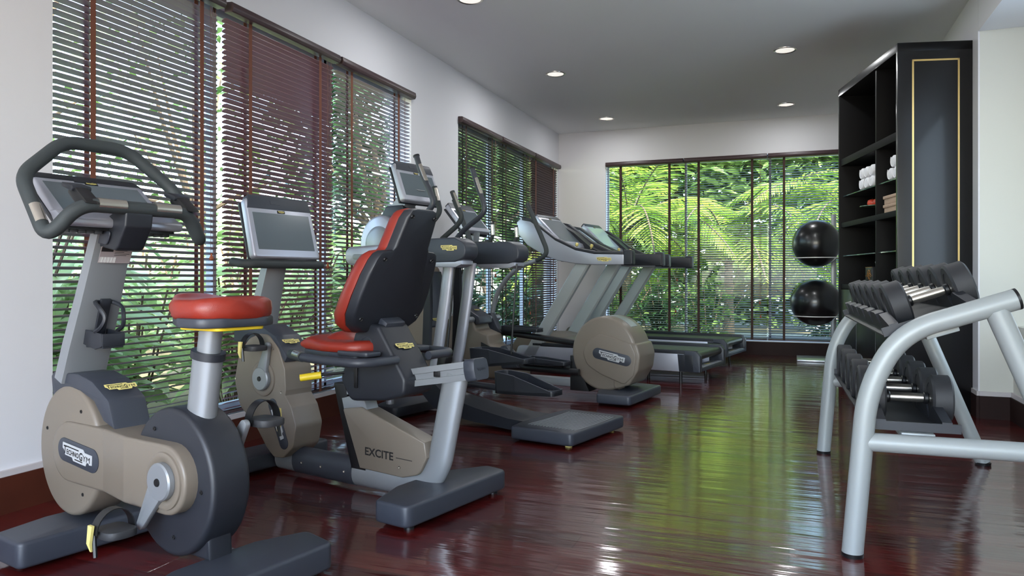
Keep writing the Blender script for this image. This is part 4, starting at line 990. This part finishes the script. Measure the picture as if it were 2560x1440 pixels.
# rolled towels
def towel(pos, label, ro):
    o = thing('rolled_towel', label, 'towel', pos, cab_hd, 'rolled white towels in the cabinet')
    return o
T0 = thing('rolled_towel', '', 'towel', (0, 0, 0), cab_hd, 'rolled white towels in the cabinet')
sp_ = [(r * math.cos(a), r * math.sin(a)) for a, r in [(k * .35, .008 + .0022 * k) for k in range(21)]]
mb = MB(); ring = circ(0, 0, .055, .044, 22)
mb.loft([[(x, y, z) for x, z in [(p[0] * k, p[1] * k) for p in ring]] for y, k in ((-.13, .75), (-.125, .95), (-.11, 1), (.11, 1), (.125, .95), (.13, .75))]); mb.build('towel_roll', 'towel', T0, angle=60)
mb = MB(); mb.tube([(x, .128, z) for x, z in sp_], .004, seg=6); mb.build('towel_fold', 'towel', T0)
tw = [(.59, 0, 'bottom row, beside the divider, left stack'), (.70, 0, 'bottom row, middle of the left stack'), (.81, 0, 'bottom row, outer end of the left stack'), (.59, 1, 'top row, beside the divider, left stack'), (.70, 1, 'top row, middle of the left stack'), (.80, 1, 'top row, outer end of the left stack'),
      (.12, 0, 'bottom row of the right stack beside the end panel'), (.22, 0, 'bottom row of the right stack, outer one'), (.16, 1, 'topmost of the right stack')]
for i, (x, r_, nm) in enumerate(tw):
    p = kpos(x, -.16, 1.648 + .045 + r_ * .084); lb = 'rolled white towel, ' + nm
    if i == 0: T0.location = p; T0['label'] = lb
    else: dup(T0, p, lb)
# fruit stand with fruit
cx = .80
p = kpos(cx, -.17, 1.415)
S_ = thing('fruit_stand', 'footed green glass stand holding fruit in the cabinet', 'stand', p, cab_hd)
MB().lathe([(0, 0), (.06, 0), (.055, .012), (.018, .03), (.014, .05), (.022, .065), (.014, .075), (.018, .085)], (0, 0, 0), seg=28).build('stem', 'dgreen', S_)
MB().lathe([(0, .085), (.12, .088), (.15, .096), (.15, .102), (.118, .094), (0, .092)], (0, 0, 0), seg=36).build('plate', 'dgreen', S_)
F0 = thing('apple', '', 'fruit', (0, 0, 0), cab_hd, 'fruit on the green stand')
MB().lathe([(0, .008), (.018, .0), (.034, .012), (.040, .032), (.034, .054), (.018, .063), (.006, .058), (0, .054)], (0, 0, 0), seg=24).build('flesh', 'apple', F0)
MB().tube([(0, 0, .055), (.004, 0, .072)], .0018, seg=6).build('stem', 'bark', F0)
for i, (dx, dy, nm) in enumerate(((-.05, .03, 'red apple on the right of the fruit stand, by the divider'), (.02, .05, 'red orange apple at the front middle of the fruit stand'), (.075, .0, 'red orange apple on the left of the fruit stand'), (0, -.045, 'red apple at the back of the fruit stand'))):
    q = kpos(cx + dx, -.17 + dy, 1.415 + .094)
    if i == 0: F0.location = q; F0['label'] = nm
    else: dup(F0, q, nm)
# woven boxes
for i, (z0, lb) in enumerate(((1.415, 'beige woven lidded box on the shelf, lower of the two'), (1.480, 'beige woven lidded box on the shelf, upper of the two'))):
    t = thing('woven_box', lb, 'box', kpos(.205, -.17, z0), cab_hd, 'woven boxes in the cabinet')
    MB().box((0, 0, .0215), (.30, .26, .043), bev=.004).build('box_base', 'wicker', t)
    MB().box((0, 0, .052), (.315, .275, .024), bev=.005).build('lid', 'wicker', t)
# tissue box
t = thing('tissue_box', 'black and gold lacquered tissue box on the lowest open shelf', 'tissue box', kpos(.73, -.13, .885), cab_hd)
MB().box((0, 0, .07), (.15, .14, .14), bev=.003).build('box_body', 'black', t)
g = MB()
g.box((0, .0705, .07), (.15, .002, .003)); g.box((0, .0705, .138), (.15, .002, .004)); g.box((0, .0705, .002), (.15, .002, .004))
for k in range(16): g.tube([(random.uniform(-.06, .06), .0712, random.uniform(.02, .12)) for _ in range(2)], .0022, seg=5)
g.build('gold_pattern', 'bronze', t); g = MB()
for k in range(10): g.tube([(-.0762, random.uniform(-.05, .05), random.uniform(.02, .12)) for _ in range(2)], .002, seg=5)
g.build('gold_pattern', 'bronze', t)
b = MB(); b.loft([[(x * k * (1 + .25 * math.sin(a * 3)), y * k, z) for a, (x, y) in enumerate(circ(0, 0, .03, .018, 10))] for z, k in ((.135, .5), (.155, .9), (.18, 1.1), (.205, .7))]); b.build('tissue', 'tissue', t)

# ------------------------------------------------------------------ exercise ball stand
BS = thing('ball_stand', 'upright metal stand with white rings carrying two exercise balls', 'stand', (.28, 9.08, 0), -90)
MB().box((.05, .0, .012), (.50, .52, .024), bev=.006).build('base_plate', 'plate', BS)
MB().box((.20, .16, .85), (.055, .04, 1.66), bev=.004).build('post', 'silver', BS)
for z, r in ((1.165, .235), (.515, .245)):
    MB().tube([(r * math.cos(a) - .0, -.205 + r * math.sin(a), z) for a in [2 * PI * k / 40 for k in range(40)]], .006, seg=8, closed=True).build('support_ring', 'ring', BS)
    MB().tube([(.19, .15, z + .04), (.17, -.04, z)], .008, seg=8).build('ring_bracket', 'silver', BS)
for nm, x, z, rx, rz in (('black exercise ball, upper of the two by the end window', .283, 1.327, .256, .265), ('black exercise ball, lower of the two by the end window', .275, .668, .270, .262)):
    mb = MB(); n = 28
    mb.lathe([(rx * math.sin(PI * k / n), -rz * math.cos(PI * k / n)) for k in range(n + 1)], (0, 0, 0), seg=48)
    for k in range(5): mb.lathe([(rx * math.sin(R(a)) + .0012, -rz * math.cos(R(a))) for a in (40 + k * 22, 40.6 + k * 22, 41.2 + k * 22)], (0, 0, 0), seg=48)
    o = mb.build('exercise_ball', 'ball', angle=80); o.location = (x, 8.875, z); tag(o, nm, 'ball', 'exercise balls on the stand')

# ------------------------------------------------------------------ garden outside
struct(MB().box((-8, 9, -.14), (26, 40, .1)), 'ground', 'soil')
struct(MB().box((-.8, 12.0, -.06), (9, 3.6, .06)), 'terrace', 'deck')
def mesh_obj(name, verts, faces, m, parent=None):
    me = bpy.data.meshes.new(name); me.from_pydata(verts, [], faces); me.materials.append(M[m])
    o = bpy.data.objects.new(name, me); C.objects.link(o)
    if parent: o.parent = parent
    return o
def blade(V_, F_, base, d, L, w, droop, nseg=5, roll=0):
    """arching pointed leaf"""
    d = Vector(d).normalized(); side = d.cross(Vector((0, 0, 1)))
    if side.length < .05: side = Vector((1, 0, 0))
    side.normalize(); side = (Matrix.Rotation(roll, 3, d) @ side)
    p = Vector(base); prev = None
    for i in range(nseg + 1):
        t = i / nseg; ww = w * math.sin(PI * min(1, (t * .86 + .12))) * .5
        mid = p + Vector((0, 0, -.12 * w)); i0 = len(V_)
        V_ += [tuple(p - side * ww), tuple(mid), tuple(p + side * ww)]
        if prev is not None: F_ += [(prev, prev + 1, i0 + 1, i0), (prev + 1, prev + 2, i0 + 2, i0 + 1)]
        prev = i0
        p = p + d * (L / nseg); d = (d + Vector((0, 0, -droop / nseg))).normalized()
def leafy_plant(name, label, loc, n, hgt, L, w, m, group, spread=.5, droop=1.2, cat='plant', up=.9):
    t = thing(name, label, cat, loc, -90, group); V_, F_ = [], []; S = MB()
    stems = max(4, n // 14)
    for s in range(stems):
        a = random.uniform(0, 2 * PI); h = hgt * random.uniform(.55, 1.0); q = Vector((math.cos(a), math.sin(a), 0)) * random.uniform(.0, spread)
        top = Vector((q.x * 1.6, q.y * 1.6, h)); b0 = q * .35
        S.tube([b0, b0.lerp(top, .5) + Vector((0, 0, .08)), top], .008, seg=5)
        for k in range(n // stems):
            f = random.uniform(.12, 1); p = b0.lerp(top, f); az = random.uniform(0, 2 * PI)
            blade(V_, F_, p, (math.cos(az), math.sin(az), random.uniform(.1, up)), L * random.uniform(.6, 1.15), w * random.uniform(.7, 1.2), droop * random.uniform(.5, 1.3), roll=random.uniform(-.5, .5))
    mesh_obj('foliage', V_, F_, m, t); S.build('stems', 'bark', t)
    return t
def tree(name, label, loc, hgt, rad, n, size, m, group, cz=None, flat=.8, cat='tree'):
    t = thing(name, label, cat, loc, -90, group); V_, F_ = [], []
    cz = cz if cz is not None else hgt - rad * flat
    cl_ = [(random.uniform(-1, 1) * rad * .7, random.uniform(-1, 1) * rad * .7, cz + random.uniform(-1, 1) * rad * flat * .8, random.uniform(.25, .5) * rad) for _ in range(22)]
    for i in range(n):
        c = random.choice(cl_); v = Vector((random.gauss(0, 1), random.gauss(0, 1), random.gauss(0, 1))).normalized() * c[3] * random.uniform(.5, 1)
        p = Vector(c[:3]) + v
        if p.z < .05: p.z = random.uniform(.05, .3)
        az = random.uniform(0, 2 * PI)
        blade(V_, F_, p, (math.cos(az), math.sin(az), random.uniform(-.6, .6)), size * random.uniform(.7, 1.3), size * .42, .6, nseg=2, roll=random.uniform(-1.2, 1.2))
    mesh_obj('crown', V_, F_, m, t)
    S = MB(); S.tube([(0, 0, -.1), (.05, .03, cz * .5), (0, 0, cz)], [.09, .07, .04], seg=8)
    for c in cl_[:9]: S.tube([(0, 0, cz * .55), (c[0] * .6, c[1] * .6, (cz * .6 + c[2]) / 2), c[:3]], [.035, .025, .01], seg=5)
    S.build('trunk', 'bark', t); return t
def palm(label, loc, hgt, nf, L, m, group, az0=0, lean=(0, 0), elev=(.1, 1.1), azr=None):
    t = thing('palm_tree', label, 'palm', loc, -90, group); V_, F_ = [], []; S = MB()
    top = Vector((lean[0], lean[1], hgt)); S.tube([(0, 0, -.1), top * .5 + Vector((0, 0, .0)), top], [.11, .08, .07], seg=10)
    for k in range(nf):
        az = az0 + 2 * PI * k / nf + random.uniform(-.2, .2); el = random.uniform(*elev)
        d = Vector((math.cos(az) * math.cos(el), math.sin(az) * math.cos(el), math.sin(el))); p = top.copy(); pts = [p.copy()]; N = 22; LL = L * random.uniform(.85, 1.15)
        for i in range(N):
            p = p + d * (LL / N); d = (d + Vector((0, 0, -.085))).normalized(); pts.append(p.copy())
            sd = d.cross(Vector((0, 0, 1))); sd.normalize(); t_ = (i + 1) / N
            ll = .62 * math.sin(PI * min(.97, t_ * .8 + .18)) * L / 2.4
            for s in (-1, 1):
                for q in (0, .5):
                    blade(V_, F_, p + d * (LL / N) * q, sd * s + d * .75 + Vector((0, 0, -.12 + random.uniform(-.12, .12))), ll, .045, .55, nseg=3, roll=random.uniform(-.5, .5))
        S.tube(pts, .012, seg=5)
    mesh_obj('fronds', V_, F_, m, t); S.build('trunk', 'bark', t); return t
GL = 'broad-leaved plants outside the near left window'; GT = 'trees outside the left windows'; GB = 'plants outside the end window'
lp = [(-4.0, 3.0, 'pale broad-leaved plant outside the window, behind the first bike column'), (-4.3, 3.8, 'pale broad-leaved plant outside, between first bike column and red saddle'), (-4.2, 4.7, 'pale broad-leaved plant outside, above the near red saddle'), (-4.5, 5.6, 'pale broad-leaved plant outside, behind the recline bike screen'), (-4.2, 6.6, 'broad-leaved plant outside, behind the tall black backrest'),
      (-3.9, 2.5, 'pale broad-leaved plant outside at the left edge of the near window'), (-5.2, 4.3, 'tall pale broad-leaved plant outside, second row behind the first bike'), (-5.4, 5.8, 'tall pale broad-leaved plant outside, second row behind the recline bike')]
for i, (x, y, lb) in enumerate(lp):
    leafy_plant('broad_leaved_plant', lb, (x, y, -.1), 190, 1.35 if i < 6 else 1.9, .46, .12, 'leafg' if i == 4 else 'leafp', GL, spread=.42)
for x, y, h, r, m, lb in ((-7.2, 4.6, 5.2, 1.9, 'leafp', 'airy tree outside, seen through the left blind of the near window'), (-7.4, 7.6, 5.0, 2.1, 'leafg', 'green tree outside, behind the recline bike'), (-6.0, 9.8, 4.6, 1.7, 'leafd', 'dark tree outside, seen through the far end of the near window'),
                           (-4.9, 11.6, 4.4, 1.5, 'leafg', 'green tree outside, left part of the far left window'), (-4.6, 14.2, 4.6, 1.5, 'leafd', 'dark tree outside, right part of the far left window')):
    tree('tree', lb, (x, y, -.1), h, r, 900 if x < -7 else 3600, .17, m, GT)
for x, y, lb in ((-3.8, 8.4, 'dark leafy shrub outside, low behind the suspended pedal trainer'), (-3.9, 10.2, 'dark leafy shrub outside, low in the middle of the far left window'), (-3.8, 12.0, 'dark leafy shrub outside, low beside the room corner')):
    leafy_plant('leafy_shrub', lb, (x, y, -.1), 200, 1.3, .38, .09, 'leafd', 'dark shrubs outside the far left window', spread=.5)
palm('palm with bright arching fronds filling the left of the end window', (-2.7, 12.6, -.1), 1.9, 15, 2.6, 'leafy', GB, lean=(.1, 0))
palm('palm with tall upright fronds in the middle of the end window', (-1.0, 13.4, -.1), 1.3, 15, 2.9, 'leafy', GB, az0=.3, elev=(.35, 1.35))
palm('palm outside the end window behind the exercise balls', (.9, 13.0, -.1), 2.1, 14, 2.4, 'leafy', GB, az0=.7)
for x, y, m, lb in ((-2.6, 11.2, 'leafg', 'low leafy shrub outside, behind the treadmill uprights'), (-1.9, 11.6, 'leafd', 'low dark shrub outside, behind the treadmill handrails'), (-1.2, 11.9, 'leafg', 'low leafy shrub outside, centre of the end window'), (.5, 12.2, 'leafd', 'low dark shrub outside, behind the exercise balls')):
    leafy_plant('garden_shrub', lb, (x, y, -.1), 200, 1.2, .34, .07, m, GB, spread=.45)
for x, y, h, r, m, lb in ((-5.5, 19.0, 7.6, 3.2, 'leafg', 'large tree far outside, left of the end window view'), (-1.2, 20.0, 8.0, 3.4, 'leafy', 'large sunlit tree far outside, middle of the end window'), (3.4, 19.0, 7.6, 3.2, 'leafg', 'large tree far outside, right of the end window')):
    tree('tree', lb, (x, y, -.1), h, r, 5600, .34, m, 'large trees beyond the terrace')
w = MB().box((1.6, 15.4, .3), (2.6, .2, .8)).build('terrace_wall', 'stone'); tag(w, 'low pale wall outside the end window, behind the palms', 'wall')

def hedge(label, x0, x1, y0, y1, h, n, size, m):
    t = thing('hedge', label, 'hedge', ((x0 + x1) / 2, (y0 + y1) / 2, -.1), -90); V_, F_ = [], []; wx, wy = (x1 - x0) / 2, (y1 - y0) / 2
    for i in range(n):
        p = (random.uniform(-wx, wx), random.uniform(-wy, wy), random.uniform(.1, h) * (1 - .12 * abs(math.sin(i)))); az = random.uniform(0, 2 * PI)
        blade(V_, F_, p, (math.cos(az), math.sin(az), random.uniform(-.2, .9)), size * random.uniform(.6, 1.3), size * .3, .9, nseg=3, roll=random.uniform(-1, 1))
    o = mesh_obj('foliage', V_, F_, m, t)
    S = MB()
    for k in range(8): S.tube([(-wx + wx * 2 * (k + .5) / 8, 0, 0), (-wx + wx * 2 * (k + .5) / 8 + .1, .1, h * .8)], .03, seg=6)
    S.build('stems', 'bark', t)
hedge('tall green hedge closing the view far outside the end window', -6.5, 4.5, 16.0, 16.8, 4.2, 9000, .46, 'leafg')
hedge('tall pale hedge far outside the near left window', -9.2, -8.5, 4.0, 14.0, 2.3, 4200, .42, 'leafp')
